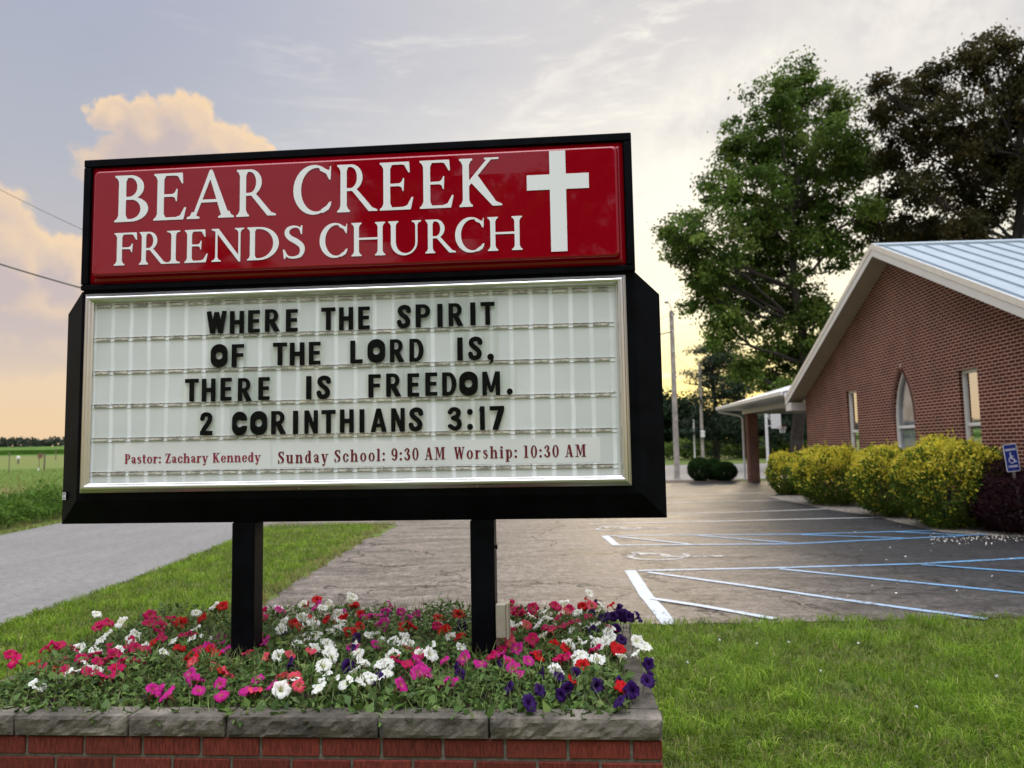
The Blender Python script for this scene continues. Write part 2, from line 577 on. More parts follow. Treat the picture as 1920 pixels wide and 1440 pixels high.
def simplify(lp, tol=0.0028):
    P = np.array(lp)
    keep = [0]
    i, n = 0, len(P)
    while i < n - 1:
        j = min(i + 2, n - 1)
        best = i + 1
        while j < min(n, i + 60):
            a, b = P[i], P[j]
            e = b - a
            L = np.hypot(*e)
            if L < 1e-9: break
            dd = np.abs((P[i + 1:j, 0] - a[0]) * e[1] - (P[i + 1:j, 1] - a[1]) * e[0]) / L
            if len(dd) and dd.max() > tol: break
            best = j
            j += 1
        keep.append(best)
        i = best
    if np.hypot(*(P[keep[-1]] - P[keep[0]])) < 1e-6: keep.pop()
    return [tuple(P[k]) for k in keep]


def loops_mesh(name, loops, depth):
    """filled 2D outlines with holes -> mesh in x-y, front at z=depth/2"""
    cu = bpy.data.curves.new(name, 'CURVE')
    cu.dimensions = '2D'
    cu.fill_mode = 'BOTH'
    cu.extrude = depth / 2
    for lp in loops:
        sp = cu.splines.new('POLY')
        sp.points.add(len(lp) - 1)
        for p, (x, y) in zip(sp.points, lp): p.co = (x, y, 0, 1)
        sp.use_cyclic_u = True
    ob = bpy.data.objects.new(name, cu)
    me = bpy.data.meshes.new_from_object(ob)
    bpy.data.objects.remove(ob)
    bpy.data.curves.remove(cu)
    me.name = name
    return me


def to_xz(me, ox, oz, sx=1.0, sz=1.0, y=0.0, shear=0.0):
    """x-y glyph mesh -> standing in x-z, front towards -y"""
    n = len(me.vertices)
    a = np.empty(n * 3, np.float32)
    me.vertices.foreach_get('co', a)
    a = a.reshape(-1, 3)
    b = np.c_[a[:, 0] * sx + ox, y - a[:, 2], a[:, 1] * sz + oz + a[:, 0] * sx * shear]
    me.vertices.foreach_set('co', b.astype(np.float32).ravel())
    me.update()
    return me


# ---- roman capitals of the header
def serif(g, xc, y, sw, hw, d):
    return g.poly([(xc - hw, y), (xc + hw, y), (xc + hw, y + d * .035), (xc + sw / 2 + .035, y + d * .06), (xc + sw / 2, y + d * .14),
                   (xc - sw / 2, y + d * .14), (xc - sw / 2 - .035, y + d * .06), (xc - hw, y + d * .035)])


def dsh(g, x0, xc, rx, y0, y1):
    cy, ry = (y0 + y1) / 2, (y1 - y0) / 2
    return np.minimum(g.box(x0, y0, xc, y1), np.maximum(g.ell(xc, cy, rx, ry), xc - g.X))


def roman(ch):
    S = .142
    g = G(1.15)

    def stem(xc, sw=S, hw=.15, top=True, bot=True):
        g.add(g.box(xc - sw / 2, 0, xc + sw / 2, 1))
        if bot: g.add(serif(g, xc, 0, sw, hw, 1))
        if top: g.add(serif(g, xc, 1, sw, hw, -1))
    if ch in 'BRDP':
        if ch == 'B':
            g.add(dsh(g, .17, .34, .27, .47, 1)).cut(dsh(g, .2, .33, .15, .535, .945))
            b = G(1.15); b.add(dsh(b, .17, .36, .34, 0, .53)).cut(dsh(b, .2, .35, .20, .055, .475))
            g.F = np.minimum(g.F, b.F)
        elif ch == 'R':
            g.add(dsh(g, .17, .36, .27, .44, 1)).cut(dsh(g, .2, .35, .15, .50, .945))
            g.add(g.poly([(.36, .47), (.50, .47), (.86, .07), (.97, .035), (.97, 0), (.77, 0)]))
        else:
            g.add(dsh(g, .17, .38, .56, 0, 1)).cut(dsh(g, .2, .37, .41, .06, .94))
        stem(.19)
    elif ch in 'EF':
        stem(.19)
        g.add(g.box(.19, .945, .60, 1), g.poly([(.56, 1), (.66, 1), (.675, .77), (.645, .77), (.56, .93), (.50, .945)]))
        g.add(g.box(.19, .495, .52, .55), g.poly([(.53, .66), (.555, .66), (.545, .39), (.52, .39), (.50, .47), (.44, .495), (.44, .55), (.50, .58)]))
        if ch == 'E':
            g.add(g.box(.19, 0, .66, .055), g.poly([(.55, 0), (.69, 0), (.745, .26), (.71, .26), (.62, .09), (.52, .055)]))
    elif ch == 'A':
        g.add(g.poly([(.115, 0), (.19, 0), (.55, .93), (.53, 1.03), (.50, 1.03)]), g.poly([(.47, .97), (.53, 1.04), (.56, 1.02), (.945, 0), (.775, 0)]))
        g.add(g.box(.27, .34, .72, .40), serif(g, .15, 0, .07, .14, 1), serif(g, .86, 0, .15, .17, 1))
    elif ch == 'C':
        g.add(g.ell(.5, .5, .47, .525)).cut(g.ell(.56, .5, .355, .46), g.poly([(.6, .19), (.92, .24), (1.2, .2), (1.2, .78), (.86, .78), (.6, .8)]))
        g.add(g.poly([(.62, .955), (.855, .90), (.865, .985), (.895, .985), (.88, .70), (.85, .70), (.78, .83), (.64, .9)]))
        g.add(g.poly([(.66, .075), (.87, .20), (.895, .175), (.84, .07), (.7, .0)]))
    elif ch == 'K':
        stem(.19)
        g.add(g.seg((.22, .44), (.74, 1.0), .075), g.poly([(.30, .50), (.44, .66), (.86, .09), (.99, .035), (.99, 0), (.78, 0)]), g.box(.60, .963, .93, 1.0))
        g.cut(g.box(-.1, 1.0, 1.2, 1.2))
    elif ch == 'I':
        stem(.25, hw=.21)
    elif ch == 'N':
        stem(.17, .062, .14, top=False)
        stem(.86, .062, .14, bot=False)
        g.add(g.poly([(.02, 1), (.23, 1), (.89, .10), (.89, -.02), (.84, -.02), (.14, .92), (.02, .965)]))
    elif ch == 'S':
        g.add(g.path([(.56, .82), (.47, .94), (.33, .965), (.19, .90), (.155, .76), (.24, .63), (.40, .53), (.545, .40), (.585, .25), (.52, .09), (.36, .035), (.20, .06), (.09, .19)],
                     [.03, .05, .07, .11, .135, .15, .16, .15, .13, .10, .07, .055, .03]))
        g.add(g.poly([(.55, 1.0), (.58, 1.0), (.575, .73), (.545, .73), (.50, .87)]), g.poly([(.075, -.0), (.105, 0), (.16, .13), (.08, .29), (.045, .29)]))
    elif ch == 'H':
        stem(.19); stem(.88)
        g.add(g.box(.2, .485, .85, .545))
    elif ch == 'U':
        stem(.19, bot=False); stem(.87, .062, .14, bot=False)
        g.cut(g.box(-.1, -.1, 1.2, .36))
        g.add(np.maximum(np.maximum(g.ell(.508, .36, .393, .39), -g.ell(.552, .36, .287, .325)), g.Y - .365))
    return g.loops()


# ---- heavy gothic letters of the message
def gothic(ch):
    S = .205
    g = G(.9)
    x1 = .60
    st = lambda x: g.box(x, 0, x + S, 1)
    if ch == 'W':
        x1 = .86
        for a, b in (((.10, 1), (.26, 0)), ((.26, 0), (.43, .95)), ((.43, .95), (.60, 0)), ((.60, 0), (.76, 1))):
            g.add(g.seg(a, b, .20))
        g.cut(g.box(-.2, 1, 1.2, 1.3), g.box(-.2, -.3, 1.2, 0))
    elif ch == 'H': g.add(st(0), st(x1 - S + .02), g.box(0, .40, x1, .60)); x1 = .62
    elif ch in 'EF':
        x1 = .5
        g.add(st(0), g.box(0, .83, .5, 1), g.box(0, .43, .47, .60))
        if ch == 'E': g.add(g.box(0, 0, .5, .17))
    elif ch == 'L': g.add(st(0), g.box(0, 0, .5, .18)); x1 = .5
    elif ch == 'T': g.add(g.box(0, .82, .6, 1), g.box(.3 - S / 2, 0, .3 + S / 2, 1)); x1 = .6
    elif ch in 'RPD':
        if ch == 'D': g.add(dsh(g, .05, .28, .34, 0, 1)).cut(dsh(g, S, .28, .13, .17, .83)); x1 = .62
        else: g.add(dsh(g, .05, .30, .28, .40, 1)).cut(dsh(g, S, .30, .09, .56, .84)); x1 = .6
        if ch == 'R': g.add(g.poly([(.18, .45), (.42, .45), (.66, 0), (.40, 0)])); x1 = .66
        g.add(st(0))
    elif ch in 'OC':
        a = lambda o: np.minimum(np.minimum(g.ell(.34, .66 - o * .15, .34 - o * S, .36 - o * .21), g.ell(.34, .34 + o * .15, .34 - o * S, .36 - o * .21)),
                                 g.box(o * S, .34 + o * .15, .68 - o * S, .66 - o * .15))
        g.add(a(0)).cut(a(1))
        if ch == 'C': g.cut(g.box(.36, .40, 1, .62))
        x1 = .68
    elif ch == 'S':
        g.add(g.path([(.50, .74), (.46, .86), (.31, .91), (.16, .85), (.13, .71), (.22, .58), (.37, .46), (.46, .31), (.42, .15), (.28, .09), (.14, .13), (.09, .27)], .205))
        x1 = .58
    elif ch in 'I1':
        g.add(g.box(0, 0, S, 1)); x1 = S
        if ch == '1': g.add(g.poly([(.05, 1), (.05, .78), (-.02, .76), (-.02, .9)]))
    elif ch == 'M':
        x1 = .80
        g.add(g.box(0, 0, .2, 1), g.box(.6, 0, .8, 1), g.poly([(0, 1), (.22, 1), (.47, .12), (.33, .12)]), g.poly([(.58, 1), (.8, 1), (.47, .12), (.33, .12)]))
    elif ch == 'N':
        x1 = .64
        g.add(g.box(0, 0, .2, 1), g.box(.44, 0, .64, 1), g.poly([(0, 1), (.21, 1), (.64, 0), (.43, 0)]))
    elif ch == 'A':
        x1 = .72
        g.add(g.poly([(0, 0), (.22, 0), (.44, 1), (.26, 1)]), g.poly([(.50, 0), (.72, 0), (.46, 1), (.28, 1)]), g.box(.16, .2, .56, .36))
    elif ch == '2':
        g.add(g.path([(.09, .72), (.14, .87), (.28, .905), (.41, .83), (.41, .66), (.30, .46), (.17, .28), (.11, .12)], .19), g.box(0, 0, .53, .19)); x1 = .53
        g.cut(g.box(-.2, -.3, 1, 0))
    elif ch == '3':
        g.add(g.path([(.10, .78), (.18, .895), (.32, .90), (.42, .80), (.38, .62), (.22, .54)], .185), g.path([(.22, .53), (.40, .44), (.455, .28), (.40, .14), (.26, .095), (.10, .20)], .185)); x1 = .55
    elif ch == '7':
        g.add(g.box(0, .81, .6, 1), g.poly([(.36, .9), (.6, .9), (.6, .82), (.34, 0), (.10, 0)])); x1 = .6
    elif ch == ':': g.add(g.ell(.13, .15, .135, .135), g.ell(.13, .78, .135, .135)); x1 = .27
    elif ch == '.': g.add(g.ell(.13, .13, .135, .135)); x1 = .27
    elif ch == ',': g.add(g.ell(.15, .12, .15, .14), g.path([(.22, .1), (.2, -.08), (.10, -.2)], [.16, .10, .03])); x1 = .3
    elif ch == 'K': g.add(st(0), g.seg((.2, .4), (.55, 1), .2), g.seg((.3, .6), (.58, 0), .22)); g.cut(g.box(-.2, 1, 1.2, 1.3), g.box(-.2, -.3, 1.2, 0)); x1 = .68
    elif ch == 'G':
        g.add(g.ell(.34, .5, .34, .5)).cut(g.ell(.34, .5, .13, .32), g.box(.36, .46, 1, .66)); g.add(g.box(.34, .36, .66, .5), g.box(.48, .06, .66, .5)); x1 = .68
    return g.loops(), x1


# ---- condensed slab letters of the service times
def slab(ch):
    S, t_, XH = .17, .06, .70
    g = G(.9, 1 / 55.)

    def stem(x, y0=0, y1=1, top=True, bot=True, hw=.15, wd=S):
        g.add(g.box(x - wd / 2, y0, x + wd / 2, y1))
        if bot: g.add(g.box(x - hw, y0, x + hw, y0 + t_))
        if top == 'half': g.add(g.box(x - hw, y1 - t_, x, y1))
        elif top: g.add(g.box(x - hw, y1 - t_, x + hw, y1))

    def ring(cx, cy, rx, ry, wx=S, wy=.06):
        return np.maximum(g.ell(cx, cy, rx, ry), -g.ell(cx, cy, rx - wx * .9, ry - wy))
    wd = .55
    if ch == 'P': g.add(dsh(g, .15, .3, .22, .42, 1)).cut(dsh(g, .2, .3, .07, .48, .94)); stem(.16); wd = .56
    elif ch == 'K': stem(.16); g.add(g.seg((.22, .45), (.52, .97), .07), g.seg((.30, .55), (.52, .03), .17), g.box(.38, .94, .66, 1), g.box(.40, 0, .68, t_)); wd = .70
    elif ch == 'Z': g.add(g.box(.03, .93, .5, 1), g.box(.02, 0, .5, .07), g.seg((.40, .96), (.12, .04), .17), g.box(.02, .74, .08, 1), g.box(.45, 0, .51, .28)); wd = .54
    elif ch == 'S': g.add(g.path([(.45, .74), (.38, .93), (.25, .955), (.13, .86), (.13, .70), (.28, .52), (.42, .36), (.42, .17), (.28, .045), (.14, .07), (.08, .26)], [.05, .07, .09, .14, .16, .18, .17, .14, .09, .07, .05]), g.box(.44, .68, .49, 1), g.box(.03, 0, .08, .32)); wd = .54
    elif ch == 'W':
        for a, b, k in (((.10, 1), (.26, 0), .16), ((.26, 0), (.42, 1), .07), ((.42, 1), (.58, 0), .16), ((.58, 0), (.74, 1), .07)): g.add(g.seg(a, b, k))
        g.add(g.box(0, .94, .24, 1), g.box(.32, .94, .52, 1), g.box(.63, .94, .84, 1)); g.cut(g.box(-.2, -.3, 1.2, 0), g.box(-.2, 1, 1.2, 1.2)); wd = .84
    elif ch == 'A': g.add(g.seg((.12, 0), (.29, 1), .06), g.seg((.33, 1), (.50, 0), .17), g.box(.18, .28, .46, .35), g.box(.0, 0, .23, t_), g.box(.37, 0, .66, t_)); g.cut(g.box(-.2, 1, 1.2, 1.2), g.box(-.2, -.3, 1, 0)); wd = .66
    elif ch == 'M': g.add(g.box(.12, 0, .18, 1), g.box(.58, 0, .75, 1), g.poly([(.10, 1), (.28, 1), (.45, .2), (.37, .1)]), g.poly([(.60, 1), (.56, 1), (.37, .15), (.43, .1)]), g.box(0, 0, .28, t_), g.box(.50, 0, .84, t_), g.box(0, .94, .22, 1), g.box(.6, .94, .84, 1)); wd = .85
    elif ch == 'a': g.add(g.path([(.09, .52), (.16, .655), (.27, .65), (.34, .54)], [.12, .07, .08, .14]), g.box(.26, 0.06, .42, .55), g.path([(.34, .40), (.16, .33), (.12, .18), (.20, .06), (.33, .14)], [.05, .08, .14, .09, .05]), g.path([(.34, .1), (.40, .03), (.48, .06)], [.14, .07, .05])); wd = .50
    elif ch == 'c': g.add(ring(.27, XH / 2, .24, .36)).cut(g.box(.32, .24, .7, .46)); g.add(g.ell(.42, .50, .08, .09)); wd = .50
    elif ch == 'e': g.add(ring(.27, XH / 2, .24, .36)).cut(g.box(.30, .18, .7, .33)); g.add(g.box(.1, .33, .49, .39)); wd = .52
    elif ch == 'o': g.add(ring(.27, XH / 2, .25, .36)); wd = .54
    elif ch == 'd': g.add(ring(.24, XH / 2, .22, .36)); stem(.40, 0, 1, 'half', False); g.add(g.box(.40, 0, .56, t_)); wd = .57
    elif ch == 'p': g.add(ring(.32, XH / 2, .22, .36)); stem(.16, -.3, XH, 'half', True); wd = .56
    elif ch == 'h': stem(.15, 0, 1, 'half'); stem(.48, 0, .45, False); g.add(g.path([(.22, .5), (.34, .66), (.45, .6), (.48, .42)], [.05, .08, .13, S])); wd = .64
    elif ch == 'n': stem(.15, 0, XH, 'half'); stem(.48, 0, .45, False); g.add(g.path([(.22, .5), (.34, .66), (.45, .6), (.48, .42)], [.05, .08, .13, S])); wd = .64
    elif ch == 'u': stem(.15, .2, XH, 'half', False); stem(.46, 0, XH, 'half', False); g.add(g.path([(.15, .28), (.18, .09), (.29, .04), (.42, .18)], [S, .13, .08, .05]), g.box(.46, 0, .62, t_)); wd = .63
    elif ch == 'i': stem(.15, 0, XH, 'half'); g.add(g.ell(.15, .88, .1, .1)); wd = .31
    elif ch == 'l': stem(.15, 0, 1, 'half'); wd = .31
    elif ch == 'r': stem(.15, 0, XH, 'half'); g.add(g.path([(.22, .48), (.30, .64), (.40, .62)], [.05, .08, .12])); wd = .47
    elif ch == 's': g.add(g.path([(.36, .53), (.29, .66), (.17, .65), (.11, .53), (.22, .38), (.35, .25), (.32, .08), (.18, .03), (.08, .17)], [.05, .07, .10, .13, .15, .14, .10, .07, .05])); wd = .44
    elif ch == 't': g.add(g.box(.10, .1, .26, .92), g.box(.0, XH - .06, .38, XH), g.path([(.18, .14), (.24, .04), (.36, .09)], [.15, .09, .05])); wd = .40
    elif ch == 'y': g.add(g.seg((.12, XH), (.28, .02), .16), g.seg((.46, XH), (.26, -.16), .06), g.ell(.17, -.20, .09, .08), g.path([(.17, -.25), (.24, -.24), (.28, -.1)], .06), g.box(0, XH - t_, .25, XH), g.box(.36, XH - t_, .58, XH)); wd = .58
    elif ch == ':': g.add(g.ell(.12, .10, .1, .1), g.ell(.12, .58, .1, .1)); wd = .24
    elif ch == '0': g.add(ring(.26, .5, .25, .51)); wd = .52
    elif ch == '1': stem(.22, 0, 1, 'half', hw=.18); wd = .44
    elif ch == '3': g.add(g.path([(.1, .78), (.2, .95), (.34, .9), (.36, .7), (.22, .53)], [.14, .08, .12, .16, .06]), g.path([(.22, .52), (.40, .40), (.39, .14), (.22, .04), (.09, .2)], [.06, .16, .16, .08, .14])); wd = .52
    elif ch == '9': g.add(ring(.26, .68, .24, .33), g.path([(.43, .66), (.42, .25), (.28, .05), (.12, .14)], [.16, .15, .09, .13])); wd = .52
    elif ch == ' ': return [], .3
    return g.loops(), wd

# ================================================================ GROUND
def sstep(a, b, x):
    t = np.clip((x - a) / (b - a), 0, 1)
    return t * t * (3 - 2 * t)


def ground_z(X, Y):
    X, Y = np.asarray(X, float), np.asarray(Y, float)
    side = sstep(-12.5, -20, X)
    return side * (np.clip(Y - 24, 0, None) * 0.0185 * sstep(20, 60, Y) * np.where(Y > 330, 330 / np.maximum(Y, 1), 1))


xs = np.unique(np.concatenate([np.linspace(-900, -60, 30), np.linspace(-60, -10, 41), np.linspace(-10, 30, 9), np.linspace(30, 900, 24)]))
ys = np.unique(np.concatenate([np.linspace(-400, 0, 9), np.linspace(0, 120, 49), np.linspace(120, 400, 29), np.linspace(400, 2500, 12)]))
gx, gy = np.meshgrid(xs, ys, indexing='ij')
V = np.c_[gx.ravel(), gy.ravel(), ground_z(gx, gy).ravel()]
nx, ny = gx.shape
ii, jj = np.meshgrid(np.arange(nx - 1), np.arange(ny - 1), indexing='ij')
k = (ii * ny + jj).ravel()
Fq = np.c_[k, k + ny, k + ny + 1, k + 1]


def lawn_material():
    m = bpy.data.materials.new('lawn_ground')
    m.use_nodes = True
    t = NT(m.node_tree)
    bs = m.node_tree.nodes['Principled BSDF']
    co = t.n('ShaderNodeTexCoord').outputs['Object']
    a = t.noise(co, 0.35, 5, 0.6)
    b = t.noise(co, 9.0, 5, 0.7)
    c = t.mix(t.mapr(a, 0.35, 0.65), (0.050, 0.085, 0.016), (0.085, 0.125, 0.026))
    c = t.mix(t.mapr(b, 0.35, 0.75), c, (0.115, 0.120, 0.040))
    # field strips far off to the left: mown pasture, rough grass, crops
    sp = t.n('ShaderNodeSeparateXYZ', {0: co}).outputs
    yy = t.m('ADD', sp[1], t.m('MULTIPLY', t.m('SUBTRACT', t.noise(co, 0.08, 3), 0.5), 6.0))
    strip = t.ramp(t.m('DIVIDE', yy, 330.0), [(0.0, (0.07, 0.11, 0.022)), (0.078, (0.085, 0.125, 0.025)), (0.085, (0.14, 0.13, 0.05)), (0.115, (0.135, 0.13, 0.045)), (0.125, (0.085, 0.135, 0.022)),
                                             (0.19, (0.075, 0.135, 0.022)), (0.20, (0.12, 0.15, 0.04)), (0.36, (0.13, 0.15, 0.045)), (0.385, (0.15, 0.14, 0.065)), (0.41, (0.06, 0.13, 0.018)), (1.0, (0.06, 0.14, 0.02))])
    left = t.mapr(sp[0], -11.5, -14.0)
    st = t.mix(t.mapr(b, 0.3, 0.8, 0, 0.35), strip, (0.05, 0.07, 0.015))
    c = t.mix(left, c, st)
    m.node_tree.links.new(c, bs.inputs['Base Color'])
    bs.inputs['Roughness'].default_value = 0.95
    bs.inputs['Specular IOR Level'].default_value = 0.1
    bm = t.n('ShaderNodeBump', {'Height': b, 'Strength': 0.8, 'Distance': 0.03})
    m.node_tree.links.new(bm.outputs[0], bs.inputs['Normal'])
    return m


M['lawn'] = lawn_material()
tag(link('ground', np_mesh('ground', V, Fq), M['lawn']), kind='structure')


def sheet(name, pts, z, mt, cut=None, kind='structure'):
    mb = MB()
    mb.add([(x, y, z) for x, y in pts], [tuple(range(len(pts)))])
    return tag(mb.build(name, mt), kind=kind)


def asphalt(name, worn, seal, sealx=None, gloss=0.42, crack=True, grain=300):
    m = bpy.data.materials.new(name)
    m.use_nodes = True
    t = NT(m.node_tree)
    bs = m.node_tree.nodes['Principled BSDF']
    co = t.n('ShaderNodeTexCoord').outputs['Object']
    sp = t.n('ShaderNodeSeparateXYZ', {0: co}).outputs
    fine = t.noise(co, grain, 2, 0.8)
    mid = t.noise(t.n('ShaderNodeMapping', {0: co, 2: (0, 0, R(12)), 3: (0.6, 1.9, 1) if crack else (3.2, 0.35, 1)}).outputs[0], 1.6 if crack else .9, 8, 0.74, 0.6)
    big = t.noise(co, 0.45, 5, 0.6)
    c = t.mix(t.mapr(mid, 0.3, 0.7), tuple(x * (.45 if crack else .86) for x in worn), tuple(x * (1.5 if crack else 1.12) for x in worn))
    if sealx:
        e = t.m('ADD', sp[0], t.m('MULTIPLY', t.m('SUBTRACT', big, 0.5), 3.5))
        cs = t.mix(t.mapr(mid, 0.25, 0.75), tuple(x * .8 for x in seal), tuple(x * 1.25 for x in seal))
        c = t.mix(t.mapr(e, sealx[0], sealx[1]), c, cs)
    else:
        c = t.mix(t.mapr(big, 0.35, 0.7, 0, 0.6), c, seal)
    agg = t.noise(co, 38, 3, 0.75)
    agg2 = t.noise(co, 9, 5, 0.7)
    amp_ = 1.0 if crack else .45
    kf = t.m('MULTIPLY', t.mapr(agg, 0.28, 0.74, 1 - .6 * amp_, 1 + .75 * amp_, False), t.mapr(agg2, 0.36, 0.68, 1.0 + .12 * amp_, 1 - .42 * amp_))
    kf = t.m('MULTIPLY', kf, t.mapr(fine, 0.3, 0.72, 1 - .3 * amp_, 1 + .5 * amp_, False))
    c = t.n('ShaderNodeVectorMath', {0: c, 3: kf}, operation='SCALE').outputs[0]
    if crack:
        wv = t.noise(co, 1.3, 5, 0.65, col=True)
        cv = t.vm('ADD', co, t.n('ShaderNodeVectorMath', {0: t.vm('SUBTRACT', wv, (.5, .5, .5)), 3: 1.1}, operation='SCALE').outputs[0])
        vo = t.n('ShaderNodeTexVoronoi', {'Vector': cv, 'Scale': 0.42}, feature='DISTANCE_TO_EDGE').outputs[0]
        vo2 = t.n('ShaderNodeTexVoronoi', {'Vector': cv, 'Scale': 3.6}, feature='DISTANCE_TO_EDGE').outputs[0]
        patch = t.m('MULTIPLY', t.mapr(t.m('ABSOLUTE', t.m('ADD', t.m('SUBTRACT', sp[0], 1.83), t.m('MULTIPLY', t.m('SUBTRACT', big, .5), 0.9))), 0.34, 0.10), t.mapr(t.noise(co, 2.2, 3), 0.40, 0.58))
        k1 = t.m('MULTIPLY', t.mapr(vo, 0.012, 0.003), t.mapr(t.noise(co, 0.7, 3), 0.36, 0.52))
        k2 = t.m('MULTIPLY', t.mapr(vo2, 0.10, 0.03), patch)
        c = t.mix(t.m('MAXIMUM', k1, k2), c, (0.012, 0.011, 0.010))
    m.node_tree.links.new(c, bs.inputs['Base Color'])
    bs.inputs['Roughness'].default_value = gloss
    bs.inputs['Specular IOR Level'].default_value = 0.10
    m.node_tree.links.new(t.mapr(mid, 0.3, 0.75, gloss - 0.06, gloss + 0.14), bs.inputs['Roughness'])
    bm = t.n('ShaderNodeBump', {'Height': t.m('ADD', t.m('ADD', fine, agg), t.m('MULTIPLY', mid, 0.6)), 'Strength': 0.6, 'Distance': 0.006})
    m.node_tree.links.new(bm.outputs[0], bs.inputs['Normal'])
    return m


M['lot'] = asphalt('worn_asphalt', (0.125, 0.106, 0.091), (0.026, 0.026, 0.028), (1.8, 5.6), 0.58)
M['road'] = asphalt('road_asphalt', (0.17, 0.163, 0.160), (0.145, 0.139, 0.136), None, 0.75, crack=False, grain=120)

# road along the left, the drive joining it to the lot, the lot itself
jag = lambda a: (rng.rand() - .5) * a
road = [(-4.95, -60), (-4.97, 2), (-4.97, 7.6), (-4.93, 8.7), (-5.0, 10.3), (-5.22, 14.0), (-5.75, 17.0), (-7.3, 30), (-9.5, 45), (-30, 140), (-36, 140), (-15.2, 45), (-12.6, 30), (-11.15, 19.2), (-10.75, 16.2), (-10.6, 10), (-10.6, -60)]
tag(sheet('road', road, 0.006, M['road']), kind='structure')
lot = [(x, 7.08 + jag(.07)) for x in np.arange(16, -2.2, -.25)]
lot += [(-2.66 + jag(.07), y) for y in np.arange(7.3, 9.0, .25)] + [(-2.74 + jag(.08), y) for y in np.arange(9.0, 14.6, .25)]
lot += [(-2.55 + jag(.06), y) for y in np.arange(14.6, 17.0, .3)] + [(-2.9, 17.25), (-3.4, 17.35), (-5.72, 17.1), (-5.78, 17.4), (-7.0, 27), (6.9, 34.2), (9.2, 34.2), (16, 34.2)]
tag(sheet('parking_lot', lot, 0.010, M['lot']), kind='structure')
tag(sheet('far_road', [(-3, 37), (80, 37), (80, 72), (-3, 66)], 0.008, M['road']), kind='structure')
tag(sheet('mulch_bed', [(4.6, 34.25), (10.2, 34.25), (10.3, 36.6), (4.6, 36.8)], 0.03, M['mulch']), kind='structure')
# gravel margin between lot and shrubs
gm = [gnd(x, y) for x, y in ((1440, 932), (1478, 941), (1555, 957), (1640, 970), (1700, 985), (1760, 999), (1830, 1004), (1880, 1007), (1990, 1013))]
tag(sheet('gravel_margin', [(p.x + jag(.12), p.y) for p in gm] + [(9.3, 11.6), (9.3, 24.6)], 0.016, M['gravel']), kind='structure')


def paint(name, base, wearf):
    m = bpy.data.materials.new(name)
    m.use_nodes = True
    t = NT(m.node_tree)
    bs = m.node_tree.nodes['Principled BSDF']
    co = t.n('ShaderNodeTexCoord').outputs['Object']
    f = t.noise(co, 14, 6, 0.75)
    f2 = t.noise(co, 1.2, 3, 0.6)
    sp = t.n('ShaderNodeSeparateXYZ', {0: co}).outputs
    c = base[0] if len(base) == 1 else t.mix(t.mapr(sp[0], 1.8, 5.5), base[0], base[1])
    c = t.mix(t.mapr(t.m('ADD', f, t.m('MULTIPLY', t.m('SUBTRACT', f2, .5), .5)), wearf - .06, wearf + .07), c, (0.075, 0.066, 0.06))
    m.node_tree.links.new(c, bs.inputs['Base Color'])
    bs.inputs['Roughness'].default_value = 0.75
    bs.inputs['Specular IOR Level'].default_value = 0.15
    return m


M['paint_blue'] = paint('blue_line_paint', ((0.40, 0.43, 0.46), (0.09, 0.21, 0.36)), 0.60)
M['paint_white'] = paint('white_line_paint', ((0.44, 0.44, 0.43),), 0.60)
M['paint_faded'] = paint('faded_paint', ((0.42, 0.41, 0.39),), 0.50)


def stripe(name, px, wd, mt, z=0.015):
    P = [gnd(x, y) for x, y in px]
    # resample and wobble like hand-rolled paint
    Q = []
    for a, b in zip(P[:-1], P[1:]):
        n = max(1, int((b - a).length / .25))
        Q += [a.lerp(b, i / n) for i in range(n)]
    Q.append(P[-1])
    mb = MB()
    vs, fs = [], []
    for i, p in enumerate(Q):
        d = (Q[min(i + 1, len(Q) - 1)] - Q[max(i - 1, 0)])
        n = Vector((-d.y, d.x, 0)).normalized()
        a, b = wd / 2 + jag(.012), wd / 2 + jag(.012)
        vs += [(p.x + n.x * a, p.y + n.y * a, z), (p.x - n.x * b, p.y - n.y * b, z)]
    for i in range(len(Q) - 1): fs.append((2 * i, 2 * i + 1, 2 * i + 3, 2 * i + 2))
    mb.add(vs, fs)
    return tag(mb.build(name, mt), kind='structure')


LW = 0.095
stripe('painted_line', [(1181, 1071), (1213, 1120), (1257, 1174)], .14, M['paint_blue'], 0.0150)
for i, p in enumerate([[(1198, 1072), (1457, 1066.5), (1724, 1059), (2000, 1044)], [(1215, 1075), (1410, 1102), (1617, 1132), (1850, 1163.5)], [(1462, 1069), (1920, 1115), (2050, 1129)],
                       [(1728, 1061), (1920, 1075), (2050, 1085)], [(1222, 1125), (1315, 1139), (1453, 1164)]]):
    stripe('painted_line', p, LW, M['paint_blue'], 0.0155 + .0012 * i)
stripe('painted_line', [(1134, 1006), (1156, 1024)], .13, M['paint_blue'], 0.0150)
for i, p in enumerate([[(1136, 1006), (1500, 1003), (1832, 994)], [(1160, 1024), (1483, 1021.5), (1789, 1007), (1850, 1003)], [(1160, 1008), (1294, 1022)], [(1310, 1006), (1483, 1020)],
                       [(1503, 1004.5), (1698, 1011)], [(1674, 999), (1823, 1006)]]):
    stripe('painted_line', p, LW, M['paint_blue'], 0.0155 + .0012 * i)
for p in ([(1105, 983.5), (1230, 981), (1655, 971)], [(1180, 967), (1418, 960), (1565, 955)], [(1250, 944), (1358, 941), (1487, 938)], [(1250, 928.5), (1431, 925)]):
    stripe('painted_line', p, LW, M['paint_white'])


